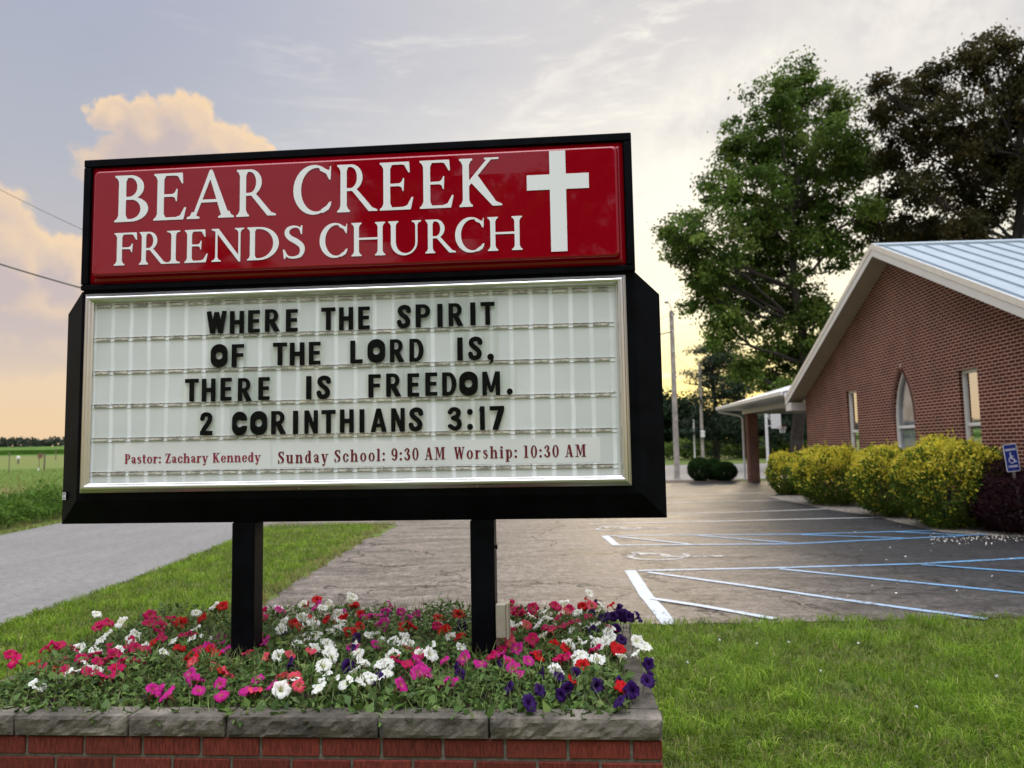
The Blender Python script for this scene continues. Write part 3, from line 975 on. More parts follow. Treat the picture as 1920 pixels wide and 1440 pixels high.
def wheelchair():
    g = G(1.0, 1 / 70., -0.3, 1.3)
    g.add(g.ell(.36, 1.10, .10, .10), g.path([(.36, .92), (.38, .62), (.40, .48)], .13, 4), g.seg((.40, .74), (.70, .74), .085),
          g.path([(.40, .47), (.55, .46), (.68, .44)], .12, 3), g.path([(.66, .45), (.76, .24), (.84, .06)], .11, 3), g.seg((.82, .06), (.97, .14), .09))
    g.add(g.path([(.27, .66), (.12, .48), (.10, .24), (.24, .03), (.46, -.03), (.64, .08), (.71, .24)], .085))
    return g.loops()


WHEEL = wheelchair()
for (cx, cy, sx, sy, rz) in ((2.25, 11.35, 1.25, -1.0, 90), (2.2, 15.3, 1.25, -1.0, 90)):
    me = loops_mesh('wheelchair_marking', WHEEL, 0.0)
    o = link('wheelchair_marking', me, M['paint_faded'])
    o.location = (cx + .3, cy - .5, 0.0152)
    o.rotation_euler = (0, 0, R(86))
    o.scale = (1.15, 1.0, 1)
    o.matrix_world = Matrix.Translation((cx - .55, cy - .42, 0.0152)) @ Matrix(((0, 1.1, 0, 0), (1.0, 0, 0, 0), (0, 0, 1, 0), (0, 0, 0, 1)))
    tag(o, kind='structure')

# ================================================================ CHURCH SIGN
A_S = R(4.7)
P0 = dep(700, 780, 3.1)
US = Vector((math.cos(A_S), -math.sin(A_S), 0))
NS = Vector((-math.sin(A_S), -math.cos(A_S), 0))


def SP(x, y, off=0.0):
    d = ray(x, y)
    q = ORG + d * ((P0 + NS * off - ORG).dot(NS) / d.dot(NS))
    return (q - P0).dot(US), q.z


sign = empty('church_sign', 'tall black church sign with red header and white message board above the flower bed', 'church sign', (P0.x, P0.y, 0), -A_S)

# upper cabinet
mb = MB()
U0, U1, UZ0, UZ1 = -1.252, 1.065, 2.298, 2.866
mb.bev(U0, U1, 0.0, 0.32, UZ0, UZ1, 0.004)
mb.bev(U0 + .002, U1 - .002, -.018, -.0005, UZ1 - .034, UZ1 - .002, 0.003)
mb.bev(U0 + .002, U1 - .002, -.018, -.0005, UZ0 + .002, UZ0 + .024, 0.003)
mb.bev(U0 + .002, U0 + .034, -.018, -.0005, UZ0 + .026, UZ1 - .036, 0.003)
mb.bev(U1 - .034, U1 - .002, -.018, -.0005, UZ0 + .026, UZ1 - .036, 0.003)
mb.build('upper_cabinet', M['black'], sign)
# lower cabinet with flared, chamfered skirt
mb = MB()
fr = [(-1.252, 1.422), (1.062, 1.422), (1.062, 2.297), (-1.252, 2.297)]
ob_ = [(-1.352, 1.322), (1.162, 1.322), (1.162, 2.214), (1.062, 2.297), (-1.252, 2.297), (-1.352, 2.214)]
n0 = mb.v.__len__()
mb.add([(x, 0, z) for x, z in fr] + [(x, .058, z) for x, z in ob_] + [(x, .42, z) for x, z in ob_],
       [(0, 1, 2, 3), (0, 4, 5, 1), (1, 5, 6, 2), (6, 7, 2), (3, 8, 9), (0, 3, 9, 4), (3, 2, 7, 8),
        (4, 10, 11, 5), (5, 11, 12, 6), (6, 12, 13, 7), (7, 13, 14, 8), (8, 14, 15, 9), (9, 15, 10, 4), (10, 15, 14, 13, 12, 11)])
mb.build('lower_cabinet', M['black'], sign)
# maker's badge on the left skirt
mb = MB()
bx, bz = -1.335, 1.44
mb.box(-.0135, .0135, -.004, 0, -.016, .016)
bad = mb.build('badge', M['black'], sign)
bad.location = (bx + .008, .040, bz); bad.rotation_euler = (0, 0, R(-30))
mb = MB()
for q in ((-.012, .012, .0125, .015), (-.012, .012, -.015, -.0125), (-.0125, -.010, -.0125, .0125), (.010, .0125, -.0125, .0125), (-.004, -.001, -.007, .007), (.003, .006, -.007, .007), (-.001, .003, .004, .007)):
    mb.box(q[0], q[1], -.006, -.0045, q[2], q[3])
mb.build('badge_outline', M['white_vinyl'], bad)

# red pan-formed header face
hp = MB()
H0, H1, HZ0, HZ1 = -1.214, 1.029, 2.326, 2.829


def rrect(x0, x1, z0, z1, y, r, n=5):
    pts = []
    for cx, cz, a in ((x1 - r, z1 - r, 0), (x0 + r, z1 - r, 90), (x0 + r, z0 + r, 180), (x1 - r, z0 + r, 270)):
        for i in range(n + 1):
            t = R(a + 90 * i / n)
            pts.append((cx + r * math.cos(t), y, cz + r * math.sin(t)))
    return pts


rings = []
for ins, y, r in ((0, -.001, .006), (0, -.006, .008), (.020, -.007, .012), (.024, -.012, .014), (.026, -.034, .016), (.030, -.040, .018), (.036, -.042, .02), (.30, -.043, .02)):
    if ins > .2:
        rings.append(rrect(H0 + .12, H1 - .12, HZ0 + .12, HZ1 - .12, y, .05))
    else:
        rings.append(rrect(H0 + ins, H1 - ins, HZ0 + ins, HZ1 - ins, y, r))
nr = len(rings[0])
vs = [p for r_ in rings for p in r_]
fs = [(a * nr + i, a * nr + (i + 1) % nr, (a + 1) * nr + (i + 1) % nr, (a + 1) * nr + i) for a in range(len(rings) - 1) for i in range(nr)]
fs.append(tuple(range((len(rings) - 1) * nr, len(rings) * nr)))
hp.add(vs, fs)
header = hp.build('header_panel', M['red'], sign, smooth=True)
for pl_ in list(header.data.polygons)[-(nr + 1):]: pl_.use_smooth = False
HOFF = .0445
ROM = {c: roman(c) for c in 'BEARCKFINDSHU'}


def place_glyph(name, loops, sL, sR, zb, ch, y, mt, parent, depth=0.0012, x01=None):
    me = loops_mesh(name, loops, depth)
    xs_ = [p[0] for lp in loops for p in lp]
    a, b = (min(xs_), max(xs_)) if x01 is None else x01
    k = (sR - sL) / (b - a)
    to_xz(me, sL - a * k, zb, k, ch, y)
    # depth axis is not scaled
    return link(name, me, mt, parent)


L1 = [('B', 214.3, 277.3), ('E', 287.7, 348.3), ('A', 350, 438.3), ('R', 443.3, 517.3), ('C', 550, 621.7), ('R', 632.3, 707.5), ('E', 712.3, 775), ('E', 787.3, 850.7), ('K', 861.7, 941.7)]
L2 = [('F', 213.3, 256), ('R', 260.7, 313.3), ('I', 312.3, 337.3), ('E', 345.7, 389), ('N', 396, 457.3), ('D', 463.3, 522.7), ('S', 530.7, 571.7), ('C', 599.3, 651.7), ('H', 659, 722.5), ('U', 728.3, 790), ('R', 798, 855), ('C', 853.3, 908.3), ('H', 915, 980)]
for LL, (xa, ya, ta, xb, yb, tb) in ((L1, (245, 415.7, 329, 900, 386.7, 295.7)), (L2, (235, 497.7, 437.3, 947, 469.3, 405))):
    za, zb_ = SP(xa, ya, HOFF)[1], SP(xb, yb, HOFF)[1]
    zt = (SP(xa, ta, HOFF)[1] + SP(xb, tb, HOFF)[1]) / 2
    zbase = (za + zb_) / 2
    for c, l, r in LL:
        yl = ya + (yb - ya) * (l - xa) / (xb - xa)
        sL, sR = SP(l, yl, HOFF)[0], SP(r, yl, HOFF)[0]
        if c in 'CS': yl -= 30; sL, sR = SP(l, yl, HOFF)[0], SP(r, yl, HOFF)[0]
        place_glyph('letter', ROM[c], sL, sR, zbase, zt - zbase, -HOFF, M['white_vinyl'], header)
# cross
cz0, cz1 = SP(1048, 471.5, HOFF)[1], SP(1044, 282.5, HOFF)[1]
cx0, cx1 = SP(1032, 400, HOFF)[0], SP(1062.5, 400, HOFF)[0]
ax0, ax1 = SP(987.7, 342, HOFF)[0], SP(1104, 337, HOFF)[0]
az0, az1 = SP(988, 357.5, HOFF)[1], SP(988, 329, HOFF)[1]
mb = MB()
cro = [(cx0, cz0), (cx1, cz0), (cx1, az0), (ax1, az0), (ax1, az1), (cx1, az1), (cx1, cz1), (cx0, cz1), (cx0, az1), (ax0, az1), (ax0, az0), (cx0, az0)]
mb.prism(cro, -HOFF - .0006, -HOFF + .0004)
mb.build('cross', M['white_vinyl'], header)

# message board panel
def board_material():
    m = bpy.data.materials.new('message_board_plastic')
    m.use_nodes = True
    t = NT(m.node_tree)
    bs = m.node_tree.nodes['Principled BSDF']
    co = t.n('ShaderNodeTexCoord').outputs['Object']
    sp = t.n('ShaderNodeSeparateXYZ', {0: co}).outputs
    wob = t.m('MULTIPLY', t.m('SUBTRACT', t.noise(co, 5, 4), .5), .012)
    ph = t.m('FRACT', t.m('DIVIDE', t.m('ADD', t.m('ADD', sp[0], 1.188), wob), .0797))
    rib = t.mapr(t.m('ABSOLUTE', t.m('SUBTRACT', ph, .5)), .36, .44)
    base = t.mix(t.mapr(t.noise(co, 2.0, 4), .3, .7), (0.55, 0.585, 0.565), (0.64, 0.665, 0.65))
    c = t.mix(t.m('MULTIPLY', rib, t.mapr(t.noise(co, 1.7, 4, .6), .3, .7, .12, .85)), base, (0.83, 0.85, 0.87))
    # grime: fine speckle plus heavier stain near the bottom edge
    sp1 = t.noise(t.n('ShaderNodeMapping', {0: co, 3: (1, 1, .35)}).outputs[0], 70, 4, .8)
    low = t.mapr(sp[2], 1.70, 1.50)
    g = t.mapr(t.m('ADD', sp1, t.m('MULTIPLY', low, .05)), .70, .78)
    c = t.mix(g, c, (0.16, 0.15, 0.125))
    m.node_tree.links.new(c, bs.inputs['Base Color'])
    bs.inputs['Roughness'].default_value = 0.25
    bs.inputs['Specular IOR Level'].default_value = 0.3
    b = t.n('ShaderNodeBump', {'Height': rib, 'Strength': 0.25, 'Distance': 0.003})
    m.node_tree.links.new(b.outputs[0], bs.inputs['Normal'])
    return m


M['board'] = board_material()
mb = MB()
mb.box(-1.205, .99, -.004, -.0005, 1.478, 2.262)
board = mb.build('message_panel', M['board'], sign)


def grime_mat():
    m = bpy.data.materials.new('track_grime')
    m.use_nodes = True
    t = NT(m.node_tree)
    bs = m.node_tree.nodes['Principled BSDF']
    co = t.n('ShaderNodeTexCoord').outputs['Object']
    f = t.noise(co, 90, 4, .75)
    f2 = t.noise(co, 7, 3, .7)
    c = t.mix(t.mapr(t.m('ADD', f, t.m('MULTIPLY', t.m('SUBTRACT', f2, .5), .6)), .34, .54), (0.42, 0.40, 0.35), (0.085, 0.068, 0.05))
    m.node_tree.links.new(c, bs.inputs['Base Color'])
    bs.inputs['Roughness'].default_value = .5
    return m


M['grime'] = grime_mat()
track_z = [(SP(180, a)[1] + SP(1148, b)[1]) / 2 for a, b in ((576, 547), (639, 611.5), (701, 677), (765, 741.7), (829, 807), (891, 875.5))]
for zt in track_z:
    mb = MB()
    mb.box(-1.19, .975, -.0062, -.0042, zt - .0035, zt - .0012, 0)
    mb.box(-1.19, .975, -.0062, -.0042, zt + .0125, zt + .0142, 0)
    for i in range(28):
        x0 = -1.180 + i * .0797
        if x0 + .06 > .975: break
        mb.bev(x0, x0 + .060, -.0095, -.0043, zt - .0008 + jag(.0006), zt + .012 + jag(.0008), .0012, 1)
        mb.box(x0 - .0005, x0 + .0605, -.0100, -.0096, zt + .0098, zt + .0128, 2)
        if rng.rand() < .8:
            mb.box(x0 + .026, x0 + .030, -.0102, -.0096, zt + .002, zt + .005, 3)
    mb.build('letter_track', [M['board'], M['track'], M['grime'], M['post_wood']], board)

# clear tiles behind each letter
mt = bpy.data.materials.new('clear_tile')
mt.use_nodes = True
t = NT(mt.node_tree)
gl = t.n('ShaderNodeBsdfGlossy', {0: (1, 1, 1, 1), 1: 0.08})
trn = t.n('ShaderNodeBsdfTransparent', {0: (0.97, 0.98, 0.97, 1)})
mx = t.n('ShaderNodeMixShader', {0: 0.03, 1: trn.outputs[0], 2: gl.outputs[0]})
mt.node_tree.links.new(mx.outputs[0], mt.node_tree.nodes['Material Output'].inputs[0])
M['tile'] = mt
GOTH = {c: gothic(c) for c in 'WHERTSPIOFLDM.CN2A3:17,'}
LOFF = .0125


def q1(x): return 100 + x / 3


def q2(x): return 640 + x / 3


ROWS = [
    ((q1(918), 230 + 1187 / 3, 230 + 1061 / 3), (q2(823), 230 + 1140 / 3, 230 + 1010 / 3),
     [('W', q1(862), q1(975)), ('H', q1(993), q1(1073)), ('E', q1(1095), q1(1162)), ('R', q1(1190), q1(1275)), ('E', q1(1308), q1(1375)), ('T', q1(1507), q1(1587)), ('H', q1(1607), q1(1687)), ('E', q1(1715), q1(1780)),
      ('S', q2(312), q2(393)), ('P', q2(418), q2(500)), ('I', q2(540), q2(570)), ('R', q2(603), q2(687)), ('I', q2(725), q2(755)), ('T', q2(783), q2(863))]),
    ((q1(1038), 230 + 1373 / 3, 230 + 1245 / 3), (q2(667), 230 + 1337 / 3, 230 + 1207 / 3),
     [('O', q1(885), q1(980)), ('F', q1(1003), q1(1073)), ('T', q1(1235), q1(1315)), ('H', q1(1330), q1(1413)), ('E', q1(1437), q1(1503)), ('L', q2(50), q2(120)), ('O', q2(147), q2(247)), ('R', q2(273), q2(355)), ('D', q2(383), q2(463)),
      ('I', q2(652), q2(683)), ('S', q2(712), q2(795)), (',', q2(820), q2(857))]),
    ((q1(780), 600 + 464 / 3, 600 + 333 / 3), (q2(843), 600 + 417 / 3, 600 + 287 / 3),
     [('T', q1(740), q1(817)), ('H', q1(835), q1(912)), ('E', q1(940), q1(1003)), ('R', q1(1038), q1(1117)), ('E', q1(1153), q1(1217)), ('I', q1(1422), q1(1452)), ('S', q1(1480), q1(1562)), ('F', q2(152), q2(222)), ('R', q2(252), q2(338)),
      ('E', q2(372), q2(438)), ('E', q2(472), q2(540)), ('D', q2(567), q2(648)), ('O', q2(663), q2(768)), ('M', q2(793), q2(893)), ('.', q2(930), q2(963))]),
    ((q1(860), 600 + 655 / 3, 600 + 522 / 3), (q2(876), 600 + 612 / 3, 600 + 481 / 3),
     [('2', q1(825), q1(895)), ('C', q1(1005), q1(1090)), ('O', q1(1107), q1(1203)), ('R', q1(1225), q1(1310)), ('I', q1(1348), q1(1377)), ('N', q1(1412), q1(1488)), ('T', q1(1508), q1(1588)), ('H', q1(1612), q1(1690)), ('I', q1(1722), q1(1750)),
      ('A', q1(1785), q1(1875)), ('N', q2(280), q2(357)), ('S', q2(378), q2(462)), ('3', q2(598), q2(678)), (':', q2(707), q2(740)), ('1', q2(777), q2(807)), ('7', q2(835), q2(917))]),
]
for (xa, ya, ta), (xb, yb, tb), LL in ROWS:
    zbase = (SP(xa, ya, LOFF)[1] + SP(xb, yb, LOFF)[1]) / 2
    ztop = (SP(xa, ta, LOFF)[1] + SP(xb, tb, LOFF)[1]) / 2
    for c, l, r in LL:
        yl = ya + (yb - ya) * (l - xa) / (xb - xa) - 20
        sL, sR = SP(l, yl, LOFF)[0], SP(r, yl, LOFF)[0]
        loops, x1 = GOTH[c]
        o = place_glyph('letter', loops, sL, sR, zbase + jag(.003), ztop - zbase, -LOFF, M['letter'], board, .0016)
        mb = MB()
        e = .012 if sR - sL > .05 else .02
        mb.box(sL - e, sR + e, -LOFF + .0012, -LOFF + .0022, zbase - .018, ztop + .016)
        mb.build('letter_tile', M['tile'], board)

# small service times, one strip each
SLAB = {c: slab(c) for c in 'PastorZchyKendSulW:9A3M0ip1 '}
for name, txt, (xa, ya), (xb, yb), caph, mt_ in (
        ('lettering', 'Pastor: Zachary Kennedy', (q1(400), 600 + 808 / 3), (q1(1167), 600 + 797 / 3), 53 / 3, 'oxblood2'),
        ('lettering', 'Sunday School: 9:30 AM', (q1(1262), 600 + 808 / 3), (q2(585), 600 + 783 / 3), 68 / 3, 'oxblood'),
        ('lettering', 'Worship: 10:30 AM', (q2(635), 600 + 782 / 3), (q2(1378), 600 + 768 / 3), 68 / 3, 'oxblood')):
    (sL, z0), (sR, z1) = SP(xa, ya, .006), SP(xb, yb, .006)
    ch = (SP(xa, ya - caph, .006)[1] - z0)
    adv, tot = [], 0
    gap = .14 if mt_ == 'oxblood' else .05
    for c in txt:
        adv.append(tot)
        tot += (.34 if c == ' ' else SLAB[c][1] + gap)
    tot -= gap
    k = (sR - sL) / tot
    loops = []
    for c, a in list(zip(txt, adv)) + [(' ', 0)]:
        if c != ' ': loops += [[(x + a, y) for x, y in lp] for lp in SLAB[c][0]]
        elif loops:
            me = loops_mesh('lettering', loops, .0008)
            to_xz(me, sL, z0, k, ch, -.0058, shear=(z1 - z0) / (sR - sL))
            link(name, me, M[mt_], board)
            loops = []
# taped insert strips
mb = MB()
s0, z0 = SP(215, 883); s1, z1 = SP(508, 826)
mb.box(s0, s1, -.0048, -.0041, z0, z1)
s0, z0 = SP(512, 880); s1, z1 = SP(1125, 818)
mb.box(s0, s1, -.0048, -.0041, z0 + .006, z1 - .004)
mb.build('insert_strip', mat('insert_strip_plastic', (0.66, 0.68, 0.665), 0.2, var=0.06, vscale=3), board)
# dead insects and stains caught along the tracks
mb = MB()
for i in range(46):
    zt = track_z[rng.choice([0, 1, 2, 3, 4, 5, 5, 5, 4])]
    x = rng.uniform(-1.17, .96)
    for j in range(3):
        a = rng.uniform(-.008, .008); b = rng.uniform(-.003, .016)
        w_ = rng.uniform(.0008, .0026)
        mb.box(x + a, x + a + w_ * rng.uniform(1, 3), -.0108, -.0101, zt + b, zt + b + w_)
tag(mb.build('debris', M['post_wood'], board), kind='stuff')

# aluminium retainer frame, mitred profile
prof = [(0, .0), (0, -.010), (.0095, -.0105), (.0105, -.022), (.015, -.029), (.021, -.031), (.028, -.029), (.033, -.022), (.0345, -.016), (.038, -.0155), (.0395, -.006)]
X0, X1, Z0, Z1 = -1.231, 1.024, 1.453, 2.284
cor = [(X0, Z0, 1, 1), (X1, Z0, -1, 1), (X1, Z1, -1, -1), (X0, Z1, 1, -1)]
mb = MB()
npz = len(prof)
vs = [(cx + sx * o, y, cz + sz * o) for cx, cz, sx, sz in cor for o, y in prof]
for i in range(4):
    # every side has its own vertices so the mitres stay crisp
    a, b = cor[i], cor[(i + 1) % 4]
    vv = [(c[0] + c[2] * o, y, c[1] + c[3] * o) for c in (a, b) for o, y in prof]
    mb.add(vv, [(k_, k_ + npz, k_ + npz + 1, k_ + 1) for k_ in range(npz - 1)], 0)
fro = mb.build('frame', M['alu'], sign, smooth=True)
for x, z in ((-1.09, 1.4615), (-.30, 1.4615), (.42, 1.4615), (.86, 1.4615)):
    mb = MB()
    mb.tube([(x, -.0105, z), (x, -.0135, z)], .0042, 10)
    mb.build('screw', M['steel'], fro)

# posts, skirt underside bracket, outlet box
for x0 in (-.611, .379):
    mb = MB()
    mb.bev(x0, x0 + .097, .055, .152, .30, 1.322, .006)
    mb.build('post', M['black'], sign)
bs_, bz_ = SP(925, 1030)
mb = MB()
mb.tube([(bs_ - .012, .08, bz_), (bs_ + .006, .08, bz_)], .006, 8)
mb.tube([(bs_ + .003, .08, bz_), (bs_ + .008, .08, bz_)], .010, 6)
mb.build('bolt', M['black'], sign)
mb = MB()
mb.bev(.480, .521, .035, .105, .862, .992, .003)
boxo = mb.build('outlet_box', M['beige'], sign)
mb = MB()
mb.bev(.5215, .531, .030, .110, .857, .997, .002)
mb.build('lid', M['beige'], boxo)
mb = MB()
mb.tube([(.476, .07, .93), (.474, .09, .93), (.474, .09, .60)], .008, 8)
mb.build('conduit', M['steel'], boxo)

# ================================================================ PLANTER
A_P = R(4.0)
PA = Vector((.46, 2.53, 0))
PL, PD = 2.52, 1.34
planter = empty('brick_planter', 'long red brick planter with rough grey stone coping under the sign', 'planter', PA, -A_P)


def P_local(a, d, z):  # a metres left of the front right corner, d metres back
    return Vector((-a, d, z))


P_M = Matrix.Translation(PA) @ Matrix.Rotation(-A_P, 4, 'Z')

bm_ = bpy.data.materials.new('planter_brick')
bm_.use_nodes = True
t = NT(bm_.node_tree)
bs = bm_.node_tree.nodes['Principled BSDF']
co = t.n('ShaderNodeTexCoord').outputs['Object']
vc = t.n('ShaderNodeAttribute', attribute_name='Col').outputs[0]
rake = t.noise(t.n('ShaderNodeMapping', {0: co, 3: (260, 260, 26)}).outputs[0], 1.0, 3, .6)
n2 = t.noise(co, 30, 5, .7)
c = t.mix(t.mapr(rake, .35, .65), (0.085, 0.016, 0.011), (0.175, 0.034, 0.021))
c = t.mix(t.mapr(n2, .62, .8, 0, .5), c, (0.06, 0.022, 0.018))
c = t.mix(1.0, c, vc, 'MULTIPLY')
bm_.node_tree.links.new(c, bs.inputs['Base Color'])
bs.inputs['Roughness'].default_value = .85
bs.inputs['Specular IOR Level'].default_value = .25
b = t.n('ShaderNodeBump', {'Height': t.m('ADD', rake, n2), 'Strength': .7, 'Distance': .004})
bm_.node_tree.links.new(b.outputs[0], bs.inputs['Normal'])
M['planter_brick'] = bm_
M['mortar'] = mat('mortar', (0.16, 0.145, 0.115), .95, var=.25, vscale=40, bump=.8, bscale=150)

mb = MB()
mb.box(-PL + .008, -.008, .018, .11, 0, .667, 1)
mb.box(-PL + .008, -.008, PD - .11, PD - .018, 0, .667, 1)
mb.box(-.11, -.008, .111, PD - .111, 0, .667, 1)
mb.box(-PL + .008, -PL + .11, .111, PD - .111, 0, .667, 1)
BW, BH, BJ = .203, .0677, .0105
for r_ in range(10):
    z1 = .664 - r_ * BH
    z0 = max(z1 - (BH - BJ), .0)
    off = .0925 if r_ % 2 == 0 else .192
    # front and back
    for yy0, yy1 in ((.010, .10), (PD - .10, PD - .010)):
        x = -.002
        wd = off
        while x > -PL + .01:
            xl = max(x - wd, -PL + .002)
            k = rng.uniform(.72, 1.18)
            mb.col = (k * rng.uniform(.95, 1.05), k, k, 1)
            if x - xl > .02:
                mb.bev(xl, x, yy0 + jag(.003), yy1, z0 + jag(.002), z1 + jag(.002), .003)
            x = xl - BJ
            wd = BW - BJ
    for xx0, xx1 in ((-.10, -.0025), (-PL + .0025, -PL + .10)):
        y = .10 + BJ
        wd = .192 if r_ % 2 == 0 else .0925
        while y < PD - .11:
            y1 = min(y + wd, PD - .10 - BJ)
            k = rng.uniform(.72, 1.18)
            mb.col = (k, k, k, 1)
            if y1 - y > .02:
                mb.bev(xx0, xx1, y, y1, z0, z1, .003)
            y = y1 + BJ
            wd = BW - BJ
mb.build('brick_wall', [M['planter_brick'], M['mortar']], planter, color=True)

sm = bpy.data.materials.new('coping_stone')
sm.use_nodes = True
t = NT(sm.node_tree)
bs = sm.node_tree.nodes['Principled BSDF']
co = t.n('ShaderNodeTexCoord').outputs['Object']
oi = t.n('ShaderNodeObjectInfo').outputs['Random']
a = t.noise(co, 9, 8, .72)
b2 = t.noise(co, 70, 5, .75)
sx_ = t.noise(co, 3.0, 6, .65, .6)
c = t.mix(t.mapr(a, .3, .7), (0.055, 0.049, 0.040), (0.150, 0.132, 0.108))
c = t.mix(t.mapr(sx_, .48, .66, 0, .85), c, (0.27, 0.24, 0.20))
c = t.mix(t.mapr(sx_, .46, .34, 0, .75), c, (0.05, 0.047, 0.043))
c = t.mix(t.mapr(b2, .55, .75, 0, .6), c, (0.06, 0.055, 0.05))
c = t.n('ShaderNodeVectorMath', {0: c, 3: t.mapr(oi, 0, 1, .8, 1.15, False)}, operation='SCALE').outputs[0]
sm.node_tree.links.new(c, bs.inputs['Base Color'])
bs.inputs['Roughness'].default_value = .9
bs.inputs['Specular IOR Level'].default_value = .2
b = t.n('ShaderNodeBump', {'Height': t.m('ADD', a, t.m('MULTIPLY', b2, .5)), 'Strength': .9, 'Distance': .012})
sm.node_tree.links.new(b.outputs[0], bs.inputs['Normal'])
M['stone'] = sm
import bmesh


def stone(x0, x1, y0, y1, z0, z1, rough):
    bm = bmesh.new()
    nx_, ny_, nz_ = max(2, int((x1 - x0) / .016)), max(2, int((y1 - y0) / .016)), max(2, int((z1 - z0) / .012))
    vid = {}

    def vert(i, j, k_):
        if (i, j, k_) not in vid:
            vid[(i, j, k_)] = bm.verts.new((x0 + (x1 - x0) * i / nx_, y0 + (y1 - y0) * j / ny_, z0 + (z1 - z0) * k_ / nz_))
        return vid[(i, j, k_)]
    for i in range(nx_):
        for j in range(ny_):
            bm.faces.new((vert(i, j, nz_), vert(i + 1, j, nz_), vert(i + 1, j + 1, nz_), vert(i, j + 1, nz_)))
            bm.faces.new((vert(i, j + 1, 0), vert(i + 1, j + 1, 0), vert(i + 1, j, 0), vert(i, j, 0)))
    for i in range(nx_):
        for k_ in range(nz_):
            bm.faces.new((vert(i, 0, k_), vert(i + 1, 0, k_), vert(i + 1, 0, k_ + 1), vert(i, 0, k_ + 1)))
            bm.faces.new((vert(i, ny_, k_ + 1), vert(i + 1, ny_, k_ + 1), vert(i + 1, ny_, k_), vert(i, ny_, k_)))
    for j in range(ny_):
        for k_ in range(nz_):
            bm.faces.new((vert(nx_, j, k_), vert(nx_, j + 1, k_), vert(nx_, j + 1, k_ + 1), vert(nx_, j, k_ + 1)))
            bm.faces.new((vert(0, j, k_ + 1), vert(0, j + 1, k_ + 1), vert(0, j + 1, k_), vert(0, j, k_)))
    # keep the arrises fairly straight
    ctr = Vector(((x0 + x1) / 2, (y0 + y1) / 2, (z0 + z1) / 2))
    for (i, j, k_), v in vid.items():
        p = v.co
        edge = (i in (0, nx_)) + (j in (0, ny_)) + (k_ in (0, nz_))
        d = Vector((0, 0, 0))
        for ax, (q, m_) in enumerate(((i, nx_), (j, ny_), (k_, nz_))):
            if q in (0, m_): d[ax] = -1.0 if q == 0 else 1.0
        n_ = mnoise.fractal(p * 16 + Vector((x0 * 5, 3, 7)), .8, 2.1, 4)
        n3 = mnoise.fractal(p * 45, .8, 2.1, 3)
        if d.z < 0: n_, n3, = n_ * .25, n3 * .3
        amp = .010 if (rough and d.y < 0) or (rough == 2 and d.x > 0) else .0018
        if d.x and abs(d.x) == 1 and edge == 1 and rough != 2: amp = .0005
        amp *= (.30 if edge >= 2 else 1)
        v.co = p + d * (n_ * amp + n3 * amp * .35 - (.0035 if edge >= 2 else 0))
    me = bpy.data.meshes.new('capstone')
    bm.to_mesh(me)
    bm.free()
    return me


def cap(x0, x1, y0, y1, rough):
    link('capstone', stone(x0 + .0015, x1 - .0015, y0 + .0015, y1 - .0015, .668, .738, rough), M['stone'], planter)


x = .004
for L_ in (.56, .362, .515, .335, .40, .36):
    x1 = max(x - L_, -PL - .004)
    cap(x1, x, -.004, .102, 2 if x > 0 else 1)
    x = x1
y = .102
for L_ in (.42, .40, .32):
    cap(-.098, .004, y, y + L_, 0)
    cap(-PL - .004, -PL + .098, y, y + L_, 0)
    y += L_
x = .004
for L_ in (.40, .5, .36, .5, .42, .348):
    cap(x - L_, x, 1.242, PD + .004, 0)
    x -= L_
mb = MB()
nsx, nsy = 40, 20
vs = [(-PL + .10 + (PL - .20) * i / nsx, .103 + (1.241 - .103) * j / nsy, .695 + .02 * mnoise.noise(Vector((i * .5, j * .5, 0)))) for i in range(nsx + 1) for j in range(nsy + 1)]
mb.add(vs, [(i * (nsy + 1) + j, (i + 1) * (nsy + 1) + j, (i + 1) * (nsy + 1) + j + 1, i * (nsy + 1) + j + 1) for i in range(nsx) for j in range(nsy)])
mb.build('soil', M['soil'], planter, smooth=True)

# ================================================================ LEAF TOOLS
def unit(v):
    return v / np.maximum(np.linalg.norm(v, axis=1, keepdims=True), 1e-9)


def leaf_quads(P, D, Nn, L, W, droop=.25):
    """lens-shaped leaves: base, side, tip, side"""
    D = unit(D)
    S = unit(np.cross(D, Nn))
    U = np.cross(S, D)
    L, W = np.asarray(L)[:, None], np.asarray(W)[:, None]
    a = P
    m_ = P + D * L * .52 + U * L * .06
    tip = P + D * L - U * L * droop
    V = np.stack([a, m_ + S * W / 2, tip, m_ - S * W / 2], 1).reshape(-1, 3)
    F = np.arange(len(V)).reshape(-1, 4)
    return V, F


def rnd_dir(n):
    return unit(rng.normal(size=(n, 3)))


def jitter_cols(cols, n, amp=.25):
    cols = np.array(cols)
    c = cols[rng.randint(0, len(cols), n)]
    return np.clip(c * rng.uniform(1 - amp, 1 + amp, (n, 1)), 0, 1)


# ================================================================ PETUNIAS
def bed_z(a, d):
    return .762 + .085 * d / 1.32


def bed_hit(x, y):
    r_ = ray(x, y)
    dd = Vector((math.sin(A_P), math.cos(A_P), 0))
    du = Vector((-math.cos(A_P), math.sin(A_P), 0))
    k = .085 / 1.32
    den = r_.z - k * dd.dot(r_)
    tt = (.762 - EYE - k * dd.dot(PA)) / den
    q = ORG + r_ * tt
    v = q - Vector((PA.x, PA.y, 0))
    return v.dot(du), v.dot(dd)


